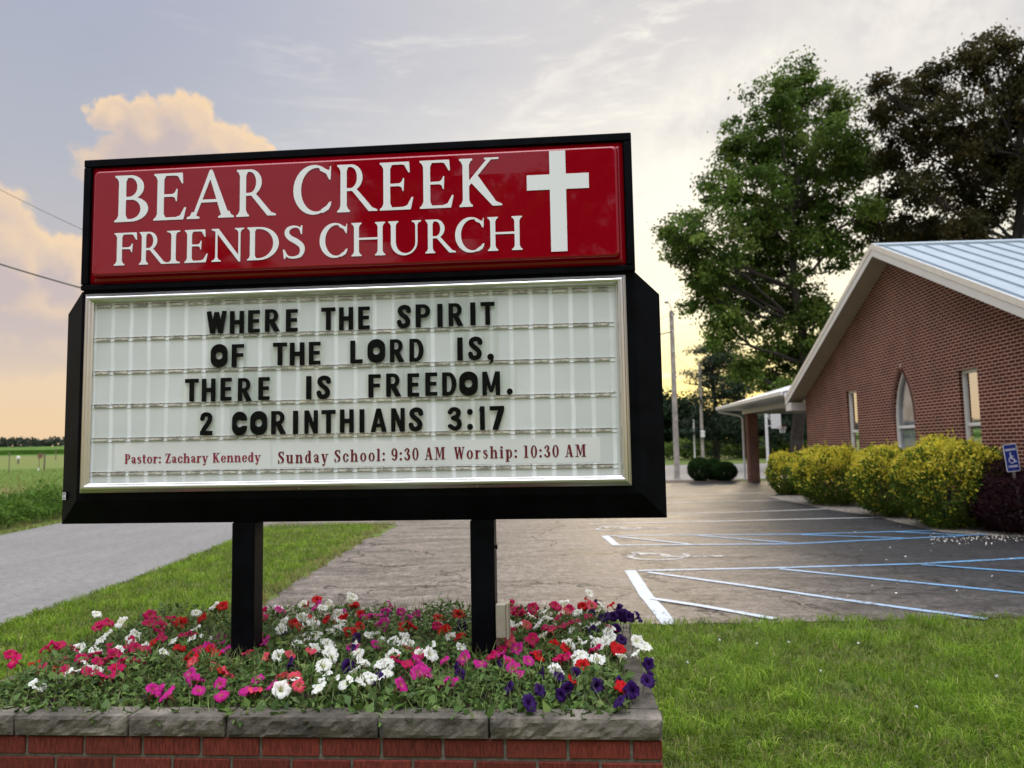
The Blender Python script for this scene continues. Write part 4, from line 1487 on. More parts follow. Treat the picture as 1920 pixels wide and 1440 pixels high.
F5 = "C60,455;C75,495;C260,415;C340,400;C420,430;C345,495;C220,545;R330,545;W370,570;W415,555;C570,290;W680,275;W595,340;W560,375;W745,370;C840,280;C925,285;C1010,280;C625,415;C695,430;C770,425;C555,495;C645,460;C605,480;R620,540;C595,580;C710,490;C910,365;W970,380;R1015,415;R1085,490;R1135,250;W1200,180;R1250,180;W1100,310;C1170,420;P1240,390;R1190,430;P1085,600;S1210,525;S1285,565;P1235,625;P1245,690;P1450,600;P935,680;C1410,190;C1385,295;P1240,350;C1470,210;P1575,205;R1685,300;W1590,275;V1590,345;W1580,320;S1630,390;P1480,380;P1450,360;W1710,360;W1780,350;W1775,420;W1570,465;V1625,515;S1490,475;S1590,580;S1580,640;W1855,445;W1820,525;W1830,575;W1890,325;W1855,160;W1715,160;P1780,180;R1830,130;R1835,260;W1740,270;W1900,230;W1640,600"
F6 = "W205,122;R180,170;R215,215;P300,220;P340,205;P430,200;P510,215;R630,235;R735,215;W95,300;V200,345;R215,280;W110,250;P325,290;R450,280;C620,275;V745,285;W690,335;R820,310;W445,325;W385,355;P300,375;W480,370;S465,400;C525,425;W580,395;W200,420;W235,475;W330,480;V150,510;W275,560;P655,460;P760,450;S860,360;C900,440;P940,430;P1040,400;C1140,420;C1130,345;P700,580;V740,540;P525,530;C1010,160;C1080,205;C1130,215;C1010,195;S1095,270;C1210,285;W1295,135;R1390,170;C1250,170;S1310,200;W1210,235;W1360,205;C1350,250;C1420,225;W1150,270;V1455,145;V1440,215;V1500,230;V1580,185;V1590,225;V1640,230;W1330,300;W1430,290;W1525,300;W1500,360;W1470,380;R1580,400;V1600,350;W1680,360;W1665,425;C1450,400;W1340,440;W1380,435;C1260,450;C1300,445;P1105,465;C970,350;R1310,400;V950,500;V1180,530;V1350,540;V1470,600;V1590,580;R1600,600;V1650,625;V1580,680;V1000,610;V1110,690;V1275,650;V1740,485;V1735,555;R1390,490"
BLOOMS = [(q[0], float(q[1:].split(',')[0]) / 3, 1080 + float(q.split(',')[1]) / 3) for q in F5.split(';')]
BLOOMS += [(q[0], 600 + float(q[1:].split(',')[0]) / 2.824, 1080 + float(q.split(',')[1]) / 2.824) for q in F6.split(';')]
PLANTS = [
    ('W', 2.28, .53, 'white petunia among crimson blooms at the far left end of the bed'),
    ('W', 2.08, .92, 'white petunia at the left back of the bed behind crimson blooms'),
    ('W', 1.43, .96, 'large white petunia mass just right of the left sign post, back row'),
    ('W', 1.19, .40, 'white petunia with trumpet blooms in the middle of the bed, toward the front'),
    ('W', .92, .67, 'white petunia midway between the two sign posts'),
    ('W', .29, .95, 'white petunia at the back right of the bed beside dark purple blooms'),
    ('W', .15, .57, 'white petunia leaning over the right side coping'),
    ('C', 2.43, .61, 'crimson petunia leftmost in the bed, at the picture edge'),
    ('C', 2.10, .48, 'crimson petunia with many tilted trumpets left of the left post'),
    ('C', 1.96, .99, 'crimson petunia in the back row just left of the left sign post'),
    ('C', .88, .70, 'small crimson petunia left of the right sign post'),
    ('C', .41, 1.06, 'bright crimson petunia right behind the beige outlet box'),
    ('C', .41, .55, 'crimson petunia in front of the outlet box, right of the right post'),
    ('R', 1.95, .63, 'scarlet petunia left of the left post in the middle row'),
    ('R', 1.37, 1.04, 'scarlet petunia at the back between white blooms near the left post'),
    ('R', .72, .98, 'scarlet petunia in the back row against the right sign post'),
    ('R', .19, .42, 'scarlet petunia near the right end among purple and white blooms'),
    ('P', 1.68, .69, 'magenta petunia directly around the foot of the left sign post'),
    ('P', 1.60, 1.18, 'magenta petunia right beside the left post at the back edge'),
    ('P', 1.55, .16, 'wilting magenta petunia at the front below the left sign post'),
    ('P', 1.10, .96, 'magenta petunia in the back row midway between the posts'),
    ('P', .65, .41, 'hot pink petunia in front of the right sign post'),
    ('S', 1.46, .36, 'salmon pink petunia low in front, right of the left post'),
    ('S', .59, .80, 'salmon pink petunia at the foot of the right sign post'),
    ('V', 1.29, .54, 'dark purple petunia with few blooms amid the white middle mass'),
    ('V', .51, .22, 'dark purple petunia drooping at the front below the right post'),
    ('V', .14, .19, 'dark purple petunia in the front right corner of the bed'),
    ('V', .10, 1.02, 'dark purple petunia standing tall in the back right corner'),
]
PETAL = {'W': ((.86, .86, .80), (.75, .78, .45)), 'C': ((.50, .004, .095), (.55, .10, .09)), 'R': ((.52, .006, .010), (.40, .015, .015)),
         'P': ((.52, .016, .24), (.60, .22, .14)), 'S': ((.70, .07, .12), (.70, .32, .16)), 'V': ((.030, .006, .085), (.012, .004, .03))}


def petunia_mesh(colour, variant):
    r0 = random.Random(variant * 7 + 1)
    outer, throat = PETAL[colour]
    n = 30
    ph = r0.uniform(0, 6.28)
    prof_ = [(.0022, -.046), (.0028, -.030), (.0045, -.016), (.0075, -.006), (.014, .001), (.022, .0035), (.029, .004), (.034, .0015)]
    vs, cs = [], []
    amp = [r0.uniform(.8, 1.15) for _ in range(5)]
    for ri, (r_, z) in enumerate(prof_):
        fz = ri / (len(prof_) - 1)
        for k in range(n):
            th = 2 * math.pi * k / n
            lob = math.cos(5 * th) * .5 + .5
            li = int(((th + math.pi / 5) / (2 * math.pi) * 5) % 5)
            rr = r_ * (1 + (fz ** 3) * (.10 * lob - .06) * amp[li]) * (1 + fz ** 4 * r0.uniform(-.07, .07))
            zz = z + fz ** 3 * (.0045 * math.sin(10 * th + ph) + .004 * math.sin(3 * th + ph) + r0.uniform(-.0018, .0018)) - fz ** 4 * (1 - lob) * .004 - (fz ** 4) * .006 * (variant % 2)
            vs.append((rr * math.cos(th), rr * math.sin(th), zz))
            w_ = min(1, max(0, (fz - .38) / .20))
            if ri <= 3: w_ = .25 if colour != 'V' else .6
            vein = 1 - .16 * (math.cos(5 * th) > .93) * (fz > .5)
            cs.append(tuple((throat[q] * (1 - w_) + outer[q] * w_) * vein for q in range(3)) + (1,))
    fs = [(a * n + k, a * n + (k + 1) % n, (a + 1) * n + (k + 1) % n, (a + 1) * n + k) for a in range(len(prof_) - 1) for k in range(n)]
    me = bpy.data.meshes.new('flower')
    # green calyx at the foot of the trumpet
    k0 = len(vs)
    for k in range(5):
        th = 2 * math.pi * k / 5
        vs += [(0, 0, -.05), (.006 * math.cos(th - .4), .006 * math.sin(th - .4), -.040), (.010 * math.cos(th), .010 * math.sin(th), -.026), (.006 * math.cos(th + .4), .006 * math.sin(th + .4), -.040)]
        cs += [(.10, .17, .045, 1)] * 4
        fs.append((k0 + 4 * k, k0 + 4 * k + 1, k0 + 4 * k + 2, k0 + 4 * k + 3))
    me.from_pydata(vs, [], fs)
    at = me.color_attributes.new('Col', 'FLOAT_COLOR', 'POINT')
    at.data.foreach_set('color', np.array(cs, np.float32).ravel())
    me.polygons.foreach_set('use_smooth', [True] * len(fs))
    me.materials.append(M['petal'])
    return me


PMESH = {(c, v): petunia_mesh(c, v) for c in PETAL for v in range(6)}
PC = np.array([(p[1], p[2]) for p in PLANTS])
plants = []
CNAME = {'W': 'white petunia', 'C': 'crimson petunia', 'R': 'scarlet petunia', 'P': 'magenta petunia', 'S': 'salmon petunia', 'V': 'purple petunia'}
for c, a, d, lab in PLANTS:
    w3 = P_M @ P_local(a, d, .70)
    plants.append(empty('petunia_plant', lab, 'petunia', w3, -A_P, 'petunias in the planter'))
NLEAF = 23000
a_ = rng.uniform(.085, PL - .085, NLEAF)
d_ = rng.uniform(.03, 1.25, NLEAF)
near = ((np.c_[a_, d_][:, None] - PC[None]) ** 2).sum(-1)
near += rng.uniform(0, .03, near.shape)
own = near.argmin(1)
hn = np.array([mnoise.noise(Vector((a * 6, d * 6, 1.3))) for a, d in zip(a_, d_)])
top = bed_z(a_, d_) + .045 * hn + .004
fall = np.clip((d_ - .02) / .16, .35, 1) * np.clip((a_ - .04) / .12, .5, 1) * np.clip((PL - .04 - a_) / .12, .5, 1)
zt = .70 + (top - .70) * fall
zz = .705 + (zt - .705) * rng.uniform(0, 1, NLEAF) ** .42
D = rnd_dir(NLEAF) * np.array([1, 1, .55]) + np.array([0, -.25, .35])
L_ = rng.uniform(.018, .040, NLEAF) * np.where(zz < .74, 1.5, 1)
W_ = L_ * rng.uniform(.36, .6, NLEAF)
stemm = rng.rand(NLEAF) < .17
W_[stemm] = .0032
L_[stemm] = rng.uniform(.04, .085, stemm.sum())
D[stemm] = rnd_dir(stemm.sum()) * np.array([.5, .5, .2]) + np.array([0, -.1, 1])
lc = jitter_cols([(.070, .130, .026), (.100, .165, .036), (.046, .092, .020), (.135, .195, .050), (.080, .140, .034)], NLEAF, .4)
lc[stemm] = jitter_cols([(.18, .24, .07), (.14, .19, .06), (.12, .09, .045)], stemm.sum())
Nn = rnd_dir(NLEAF) * .7 + np.array([0, -.3, 1])
for i, p in enumerate(plants):
    s_ = own == i
    if not s_.any(): continue
    c, a, d, lab = PLANTS[i]
    Pl = np.c_[-(a_[s_] - a), d_[s_] - d, zz[s_] - .70]
    Vv, Ff = leaf_quads(Pl, D[s_], Nn[s_], L_[s_], W_[s_])
    link('foliage', np_mesh('foliage', Vv, Ff, np.repeat(lc[s_], 4, 0)), M['petunia_leaf'], p)
extra = []
for c, x, y in BLOOMS:
    for k_ in range(2):
        if rng.rand() < {'W': .75, 'V': .35}.get(c, .55):
            extra.append((c, min(x + jag(120), 1215), min(y + jag(46) + 6, 1300)))
for c, x, y in BLOOMS + extra:
    a, d = bed_hit(x, y)
    d = min(d, 1.26)
    best = min(range(len(PLANTS)), key=lambda i: (PLANTS[i][1] - a) ** 2 + (PLANTS[i][2] - d) ** 2 + (0 if PLANTS[i][0] == c else 9))
    z = bed_z(a, d) + .012
    # keep the bloom on its line of sight when the bed's rim clamps it
    if d >= 1.259:
        r_ = ray(x, y)
        q = ORG + r_ * (((P_M @ Vector((-a, d, 0))).y) / r_.y)
        z = q.z
    o = bpy.data.objects.new('flower', PMESH[(c, rng.randint(6))])
    COL.objects.link(o)
    o.parent = plants[best]
    _, pa, pd, _ = PLANTS[best]
    o.location = (-(a - pa), d - pd, z - .70)
    if c == 'V':
        dr = Vector((jag(1.8), -.5 + jag(1.2), .35 + jag(1.1)))
    elif rng.rand() < .45:
        dr = Vector((jag(1.8), .1 + jag(.9), .9))
    else:
        dr = Vector((jag(1.5), -.5 + jag(1.0), .8))
    o.rotation_euler = (Matrix.Rotation(0, 3, 'X') @ dr.to_track_quat('Z', 'Y').to_matrix() @ Matrix.Rotation(rng.rand() * 6.28, 3, 'Z')).to_euler()
    s_ = rng.uniform(.66, .98)
    o.scale = (s_, s_, s_ * rng.uniform(.85, 1.25))
    # a stem down into the foliage
    mb = MB()
    base = Vector(o.location) - dr.normalized() * .045
    mb.tube([Vector(o.location) - dr.normalized() * .044 * s_, base + Vector((0, .005, -.03)), base + Vector((jag(.02), .01, -.075))], [.0016, .0018, .002], 5)
    mb.col = (1, 1, 1, 1)
    st_ = mb.build('stem', M['petunia_stem'] if 'petunia_stem' in M else M.setdefault('petunia_stem', mat('petunia_stem', (.13, .18, .055), .7)), plants[best])

# ================================================================ LAWN BLADES
def blades(name, X, Y, H, W, lean, cols, z0=0.0):
    n = len(X)
    th = rng.uniform(0, 2 * np.pi, n)
    ph = rng.uniform(0, 2 * np.pi, n)
    side = np.c_[np.cos(th), np.sin(th), np.zeros(n)] * (W / 2)[:, None]
    ld = np.c_[np.cos(ph), np.sin(ph), np.zeros(n)] * (H * lean)[:, None]
    b = np.c_[X, Y, np.full(n, z0) if np.isscalar(z0) else z0]
    up = np.zeros((n, 3)); up[:, 2] = H
    m_ = b + up * .6 + ld * .35
    tp = b + up * np.clip(1 - .42 * lean, .3, 1)[:, None] + ld
    V = np.stack([b - side, b + side, m_ + side * .8, m_ - side * .8, tp + side * .1, tp - side * .1], 1).reshape(-1, 3)
    i = np.arange(n)[:, None] * 6
    F = np.concatenate([i + [0, 1, 2, 3], i + [3, 2, 4, 5]], 1).reshape(-1, 4)
    tipc = np.repeat(cols * .95, 6, 0)
    return np_mesh(name, V, F, np.clip(tipc, 0, 1))


def noise2(X, Y, s, o=0.0):
    return np.array([mnoise.fractal(Vector((x * s + o, y * s, o)), .8, 2.0, 3) for x, y in zip(X, Y)])


GR = [(.122, .205, .018), (.100, .178, .015), (.155, .235, .024), (.074, .14, .013), (.185, .245, .040)]


def lawn(name, lab, region, n, hmin, hmax, wd, gx0, gx1, gy0, gy1, pw):
    # denser towards the viewer
    u = rng.rand(n * 3)
    k = 1 - pw
    Y = (gy0 ** k + u * (gy1 ** k - gy0 ** k)) ** (1 / k)
    X = rng.uniform(gx0, gx1, n * 3)
    ok = region(X, Y)
    X, Y = X[ok][:n], Y[ok][:n]
    a = noise2(X, Y, 1.6)
    b = noise2(X, Y, 5.0, 9.0)
    H = rng.uniform(hmin, hmax, len(X)) * np.clip(1 + .55 * a + .5 * b, .35, 1.8)
    c = jitter_cols(GR, len(X), .25)
    dry = (rng.rand(len(X)) < np.clip(.10 + .35 * (-a), .03, .40))
    c[dry] = jitter_cols([(.27, .25, .10), (.22, .20, .085), (.16, .19, .06)], dry.sum())
    if gx0 < -5:
        fringe = (X > -2.98 - .1 * np.sin(Y * 5)) & (Y > 7.3) & (rng.rand(len(X)) < .6)
        c[fringe] = jitter_cols([(.24, .19, .09), (.17, .12, .06), (.20, .20, .07)], fringe.sum())
    c *= np.clip(1 + .75 * b + .45 * a, .40, 1.65)[:, None]
    me = blades(name, X, Y, H, wd * rng.uniform(.7, 1.3, len(X)), rng.uniform(.2, 1.5, len(X)), c)
    return tag(link(name, me, M['blade']), kind='stuff')


def in_planter(X, Y):
    dx, dy = X - PA.x, Y - PA.y
    lx = dx * math.cos(A_P) - dy * math.sin(A_P)
    ly = dx * math.sin(A_P) + dy * math.cos(A_P)
    return (lx > -PL - .01) & (lx < .01) & (ly > -.01) & (ly < PD + .01)


lawn('grass', '', lambda X, Y: ~in_planter(X, Y) & (Y < 7.12 + .06 * np.sin(X * 9) + .05 * np.sin(X * 23)) & (X > .3 - (Y - 3.6) * .0), 70000, .05, .10, .0058, .4, 5.6, 3.2, 7.25, 1.4)
lawn('grass', '', lambda X, Y: ~in_planter(X, Y) & ((Y < 7.1) | (X < -2.70 + .06 * np.sin(Y * 7))) & (X > -4.98 - np.clip(Y - 10, 0, 99) * .07), 62000, .05, .085, .0075, -5.9, -1.1, 4.2, 17.5, 1.2)
lawn('grass', '', lambda X, Y: ~in_planter(X, Y), 9000, .05, .09, .006, -2.8, .8, 3.9, 7.1, 1.2)
# clover heads
for i in range(9):
    x, y = [(1225, 1255), (1290, 1262), (1420, 1225), (1610, 1225), (1540, 1280), (1870, 1290), (1480, 1222), (1350, 1218), (1720, 1350)][i]
    p = gnd(x, y)
    mb = MB()
    for j in range(14):
        d = Vector((jag(2), jag(2), rng.rand() * 2 - .6)).normalized()
        q = Vector((0, 0, .075)) + d * .004
        mb.tube([q, q + d * .006], [.0022, .0008], 4)
    mb.tube([(0, 0, 0), (jag(.01), jag(.01), .075)], .001, 4, 1)
    o = mb.build('clover_head', [M['white_vinyl'], M['petunia_stem']])
    o.location = (p.x, p.y, 0)
    tag(o, 'tiny white clover head standing in the lawn right of the planter', 'clover', 'clover heads in the lawn')

# roadside weeds beyond the road, on the left
n = 26000
Y = rng.uniform(9, 34, n)
edge = np.interp(Y, [9, 16.2, 19.2, 30, 45], [-10.6, -10.75, -11.15, -12.6, -15.2])
X = edge - .55 - np.abs(rng.normal(0, 1.0, n))
hh = .62 * np.clip(1 + .7 * noise2(X, Y, .9), .35, 1.6) * np.clip((edge - X) / 1.0, .2, 1)
P = np.c_[X, Y, hh * rng.uniform(.05, 1, n) ** .6]
D = rnd_dir(n) * .8 + np.array([0, 0, .7])
Vv, Ff = leaf_quads(P, D, rnd_dir(n) + np.array([0, -.2, .8]), rng.uniform(.07, .16, n), rng.uniform(.03, .06, n))
tag(link('roadside_weeds', np_mesh('roadside_weeds', Vv, Ff, np.repeat(jitter_cols([(.075, .145, .02), (.055, .115, .018), (.10, .18, .03)], n, .3), 4, 0)), M['leaf']), kind='stuff')
# verge grass and tussocks in the pasture
n = 24000
Y = rng.uniform(10, 60, n)
edge = np.interp(Y, [9, 16.2, 19.2, 30, 45, 60], [-10.6, -10.75, -11.15, -12.6, -15.2, -18.5])
X = edge - .02 - rng.rand(n) ** 1.6 * 24
c = jitter_cols([(.12, .17, .035), (.19, .19, .07), (.10, .16, .03), (.22, .20, .085)], n, .2)
tag(link('pasture_grass', blades('pasture_grass', X, Y, rng.uniform(.08, .24, n) * np.where(edge - X < .5, .6, 1), rng.uniform(.012, .03, n), rng.uniform(.2, .9, n), c, ground_z(X, Y)), M['blade']), kind='stuff')
# crop beyond the fence
mb = MB()
xs_ = np.linspace(-330, 60, 60); ys_ = np.array([150, 152, 190, 240, 300, 330])
zz_ = lambda x, y: float(ground_z(x, y))
vs = [(x, 150, zz_(x, 150) - .2) for x in xs_]
vs += [(x, y, zz_(x, y) + .85 + jag(.12)) for y in ys_ for x in xs_]
nn_ = len(xs_)
fs = [(r_ * nn_ + i, r_ * nn_ + i + 1, (r_ + 1) * nn_ + i + 1, (r_ + 1) * nn_ + i) for r_ in range(len(ys_)) for i in range(nn_ - 1)]
mb.add(vs, fs)
tag(mb.build('crop_field', mat('crop_leaves', (.055, .115, .016), .95, var=.35, vscale=.5, spec=.1)), kind='stuff')
# far wood
n = 15000
X = rng.uniform(-330, 90, n)
gz = ground_z(X, np.full(n, 335.))
ht = 4.6 + 1.3 * noise2(X, X * 0, .06) + .9 * noise2(X, X * 0, .22, 4)
Y = 335 + rng.rand(n) * 14
P = np.c_[X, Y, gz + ht * rng.rand(n) ** .7 - .3]
Vv, Ff = leaf_quads(P, rnd_dir(n) + np.array([0, 0, .3]), rnd_dir(n) + np.array([0, -.8, .4]), rng.uniform(.9, 2.0, n), rng.uniform(.7, 1.5, n))
tag(link('far_wood', np_mesh('far_wood', Vv, Ff, np.repeat(jitter_cols([(.045, .060, .042), (.055, .070, .050), (.036, .050, .038)], n, .2), 4, 0)), M['leaf']), kind='stuff')

# fence posts and markers in the pasture
def post_at(x, Y, h, r, name, lab, cat, mt_, group=None):
    p = dep(x, 870, Y)
    z = float(ground_z(p.x, Y))
    mb = MB()
    mb.tube([(0, 0, -.2), (.01, 0, h * .5), (0, .01, h - .02), (0, .01, h)], [r, r * .95, r * .9, r * .7], 8)
    o = mb.build(name, mt_)
    o.location = (p.x, Y, z)
    return tag(o, lab, cat, group), p


post_at(83, 59, 1.3, .065, 'fence_post', 'thick old wooden fence post in the pasture beside the sign', 'fence post', M['post_wood'], 'fence posts in the pasture')
post_at(17, 56, 1.45, .035, 'fence_post', 'thin dark fence post standing left of the brown disc', 'fence post', M['post_wood'], 'fence posts in the pasture')
post_at(104, 95, 1.5, .06, 'fence_post', 'far fence post by the crop edge, right of the thick one', 'fence post', M['post_wood'], 'fence posts in the pasture')
_, p = post_at(73, 58.5, 1.2, .03, 'disc_marker', 'round brown disc on a slim post in the pasture', 'marker', M['post_wood'])
dm = bpy.context.scene.objects['disc_marker']
mb = MB()
mb.tube([(.1, -.06, 1.13), (.1, -.03, 1.13)], [.21, .21], 16)
mb.build('disc', mat('rusty_disc', (.20, .11, .07), .8, var=.3), dm)
mb = MB()
mb.bev(-.06, .04, -.06, .02, 0, .22, .01)
mb.build('white_base', M['white_metal'], dm)
o, p = post_at(34, 80, .55, .09, 'marker_post', 'short dark marker post with a white cap in the pasture', 'marker', M['post_wood'])
mb = MB()
mb.tube([(0, 0, .52), (0, 0, .75), (0, 0, .80)], [.16, .17, .10], 12)
mb.build('cap', M['white_metal'], o)

# ================================================================ CHURCH BUILDING
BA = R(-92.6)
BC = Vector((9.177, 17.996, 0))
church = empty('church_building', 'red brick church building with white trimmed gable and pale blue metal roof', 'church', BC, BA)


def quarter(xl, xr, zs, h, side, n=14):
    a = (xr - xl) / 2
    R_ = (a * a + h * h) / (2 * a)
    t1 = math.atan2(h, R_ - a)
    pts = []
    for i in range(n + 1):
        t_ = t1 * i / n
        if side < 0: pts.append((xl + R_ - R_ * math.cos(t_), zs + R_ * math.sin(t_)))
        else: pts.append((xr - R_ + R_ * math.cos(t_), zs + R_ * math.sin(t_)))
    return pts


def arch_loop(xl, xr, z0, zs, h):
    l = quarter(xl, xr, zs, h, -1)
    r_ = quarter(xl, xr, zs, h, 1)
    return [(xl, z0)] + l + r_[::-1][1:] + [(xr, z0)]


AX0, AX1, AZ0, AZS, AH = -.60, .46, .95, 2.12, 1.22
WIN = [(-3.45, -2.74, .95, 3.05), (2.45, 3.13, .95, 3.03)]
outer = [(-6.85, -.3), (6.85, -.3), (6.85, 3.25), (-.1, 6.15), (-6.85, 3.25)]
loops = [outer, arch_loop(AX0, AX1, AZ0, AZS, AH)] + [[(a, c), (b, c), (b, d), (a, d)] for a, b, c, d in WIN]
me = to_xz(loops_mesh('gable_wall', loops, .22), 0, 0, 1, 1, .11)
link('gable_wall', me, M['brick_wall'], church)
for x0, x1 in ((-6.848, -6.63), (6.63, 6.848)):
    mb = MB(); mb.box(x0, x1, .2205, 15, -.3, 3.1)
    mb.build('side_wall', M['brick_wall'], church)
mb = MB(); mb.box(-6.6, 6.6, 14.7, 14.9, -.3, 3.1); mb.build('rear_wall', M['brick_wall'], church)

gm_ = bpy.data.materials.new('window_glass')
gm_.use_nodes = True
t = NT(gm_.node_tree)
gl = t.n('ShaderNodeBsdfGlossy', {0: (.92, .92, .92, 1), 1: .03})
df = t.n('ShaderNodeBsdfPrincipled', {'Base Color': (.05, .05, .055, 1), 'Roughness': .3})
fr_ = t.n('ShaderNodeFresnel', {0: 1.75})
mx = t.n('ShaderNodeMixShader', {0: t.m('ADD', fr_.outputs[0], .60, clamp=True), 1: df.outputs[0], 2: gl.outputs[0]})
gm_.node_tree.links.new(mx.outputs[0], gm_.node_tree.nodes['Material Output'].inputs[0])
M['glass'] = gm_
gm2 = bpy.data.materials.new('clear_glass')
gm2.use_nodes = True
t = NT(gm2.node_tree)
gl = t.n('ShaderNodeBsdfGlossy', {0: (.9, .9, .9, 1), 1: .03})
tr_ = t.n('ShaderNodeBsdfTransparent', {0: (.8, .82, .84, 1)})
fr_ = t.n('ShaderNodeLayerWeight', {0: .5})
mx = t.n('ShaderNodeMixShader', {0: t.m('ADD', .03, t.m('MULTIPLY', t.m('POWER', fr_.outputs[1], 3.0), .5)), 1: tr_.outputs[0], 2: gl.outputs[0]})
gm2.node_tree.links.new(mx.outputs[0], gm2.node_tree.nodes['Material Output'].inputs[0])
M['clear'] = gm2
M['curtain'] = mat('pale_drape', (.75, .72, .74), .9, var=.3, vscale=2.2, transl=.3)
M['win_white'] = mat('window_white', (.62, .61, .58), .5, var=.08, vscale=3)
for i, (a, b, c, d) in enumerate(WIN):
    fw_ = .065
    mb = MB()
    mb.box(a, a + fw_, .07, .15, c, d); mb.box(b - fw_, b, .07, .15, c, d)
    mb.box(a + fw_, b - fw_, .07, .15, d - fw_, d); mb.box(a + fw_, b - fw_, .07, .15, c, c + fw_)
    wf = mb.build('window', M['win_white'], church)
    mb = MB(); mb.box(a + fw_, b - fw_, .105, .113, c + fw_, d - fw_)
    mb.build('pane', M['glass'], wf)
    mb = MB(); mb.bev(a + fw_, b - fw_, .082, .104, 1.90, 1.97, .006)
    mb.build('sash_bar', M['win_white'], wf)
    mb = MB(); mb.box(a - .03, b + .03, -.03, .069, c - .07, c - .002)
    mb.build('sill', M['white_trim'], wf)
lo = arch_loop(AX0, AX1, AZ0, AZS, AH)
li = arch_loop(AX0 + .075, AX1 - .075, AZ0 + .07, AZS, AH - .12)
wf = link('arched_window', to_xz(loops_mesh('arched_window', [lo, li], .09), 0, 0, 1, 1, .11), M['win_white'], church)
link('pane', to_xz(loops_mesh('pane', [arch_loop(AX0 + .06, AX1 - .06, AZ0 + .05, AZS, AH - .1)], .006), 0, 0, 1, 1, .11), M['clear'], wf)
mb = MB(); mb.bev(AX0 + .075, AX1 - .075, .082, .104, 1.93, 2.0, .006); mb.build('sash_bar', M['win_white'], wf)
mb = MB(); mb.box(AX0 - .04, AX1 + .04, -.03, .06, AZ0 - .07, AZ0 - .002); mb.build('sill', M['white_trim'], wf)
# hanging drape behind the arched pane
mb = MB()
vs, fs = [], []
for i in range(41):
    x = AX0 + .03 + (AX1 - AX0 - .06) * i / 40
    vs += [(x, .136 + .009 * math.sin(i * 1.15) + .004 * math.sin(i * .4), .97), (x, .136 + .009 * math.sin(i * 1.05 + .3), 2.55)]
for i in range(40): fs.append((2 * i, 2 * i + 2, 2 * i + 3, 2 * i + 1))
mb.add(vs, fs)
ua_ = arch_loop(AX0 + .03, AX1 - .03, 2.4, 2.401, AH - .06)
mb.prism(ua_[::-1], .155, .160)
mb.build('drape', M['curtain'], wf, smooth=True)
# soldier bricks round the arch
M['arch_brick'] = mat('arch_brick', (.085, .022, .015), .85, var=.35, vscale=8)
M['arch_mortar'] = mat('arch_mortar', (.40, .27, .21), .9)
ra_ = arch_loop(AX0 - .105, AX1 + .105, AZS - .02, AZS, AH + .13)
rb_ = arch_loop(AX0 - .001, AX1 + .001, AZS - .02, AZS, AH + .001)
link('arch_bed', to_xz(loops_mesh('arch_bed', [ra_[1:-1] + rb_[1:-1][::-1]], .006), 0, 0, 1, 1, -.004), M['arch_mortar'], wf)
mb = MB()
for side in (-1, 1):
    q = quarter(AX0, AX1, AZS, AH, side, 26)
    for i in range(26):
        (xa, za), (xb, zb) = q[i], q[i + 1]
        mx_, mz_ = (xa + xb) / 2, (za + zb) / 2
        dx, dz = xb - xa, zb - za
        L = math.hypot(dx, dz)
        nx_, nz_ = (-dz / L, dx / L) if side < 0 else (dz / L, -dx / L)
        h2 = L * .40
        e = [(mx_ - dx / L * h2 + nx_ * .004, mz_ - dz / L * h2 + nz_ * .004), (mx_ + dx / L * h2 + nx_ * .004, mz_ + dz / L * h2 + nz_ * .004),
             (mx_ + dx / L * h2 + nx_ * .10, mz_ + dz / L * h2 + nz_ * .10), (mx_ - dx / L * h2 + nx_ * .10, mz_ - dz / L * h2 + nz_ * .10)]
        if side > 0: e = e[::-1]
        mb.prism(e, -.014, -.0075)
mb.build('brick_arch', M['arch_brick'], wf)

# roof: two slopes, standing seams on the side we see
RX, RZ, SL, OH, RB = -.10, 6.33, .44, .48, 16.0
XR, XL = 7.25, -7.38
M['metal_roof'] = mat('pale_blue_metal_roof', (.29, .35, .40), .42, metal=.25, var=.05, vscale=1.5)
zr = lambda x: RZ - SL * abs(x - RX)
roof = MB()
for xe in (XR, XL):
    th = .05
    vs = [(RX, -OH, RZ), (xe, -OH, zr(xe)), (xe, RB, zr(xe)), (RX, RB, RZ), (RX, -OH, RZ - th), (xe, -OH, zr(xe) - th), (xe, RB, zr(xe) - th), (RX, RB, RZ - th)]
    fs = [(0, 1, 2, 3), (7, 6, 5, 4), (0, 4, 5, 1), (1, 5, 6, 2), (2, 6, 7, 3)]
    if xe < RX: fs = [f[::-1] for f in fs]
    roof.add(vs, fs)
ro = roof.build('roof', M['metal_roof'], church)
mb = MB()
y = -OH + .18
while y < RB - .1:
    for xe in (XR, XL):
        vs = []
        for x in (RX, xe):
            for dy, dz in ((-.012, .0), (-.009, .040), (.009, .040), (.012, .0)):
                vs.append((x, y + dy, zr(x) + dz + .0005))
        mb.add(vs, [(0, 4, 5, 1), (1, 5, 6, 2), (2, 6, 7, 3), (4, 7, 6, 5), (0, 1, 2, 3)])
    y += .457
mb.build('standing_seams', M['metal_roof'], ro)
mb = MB()
for s_ in (1, -1):
    a0 = RX
    b0 = RX + s_ * .16
    vs = [(a0, -OH - .012, RZ + .055), (b0, -OH - .012, zr(b0) + .050), (b0, RB, zr(b0) + .050), (a0, RB, RZ + .055), (b0, -OH - .012, zr(b0) + .005), (b0, RB, zr(b0) + .005)]
    mb.add(vs, [(0, 1, 2, 3), (1, 4, 5, 2)] if s_ > 0 else [(3, 2, 1, 0), (2, 5, 4, 1)])
mb.build('ridge_cap', M['metal_roof'], ro)
M['drip'] = mat('drip_edge', (.66, .60, .52), .4, var=.05)
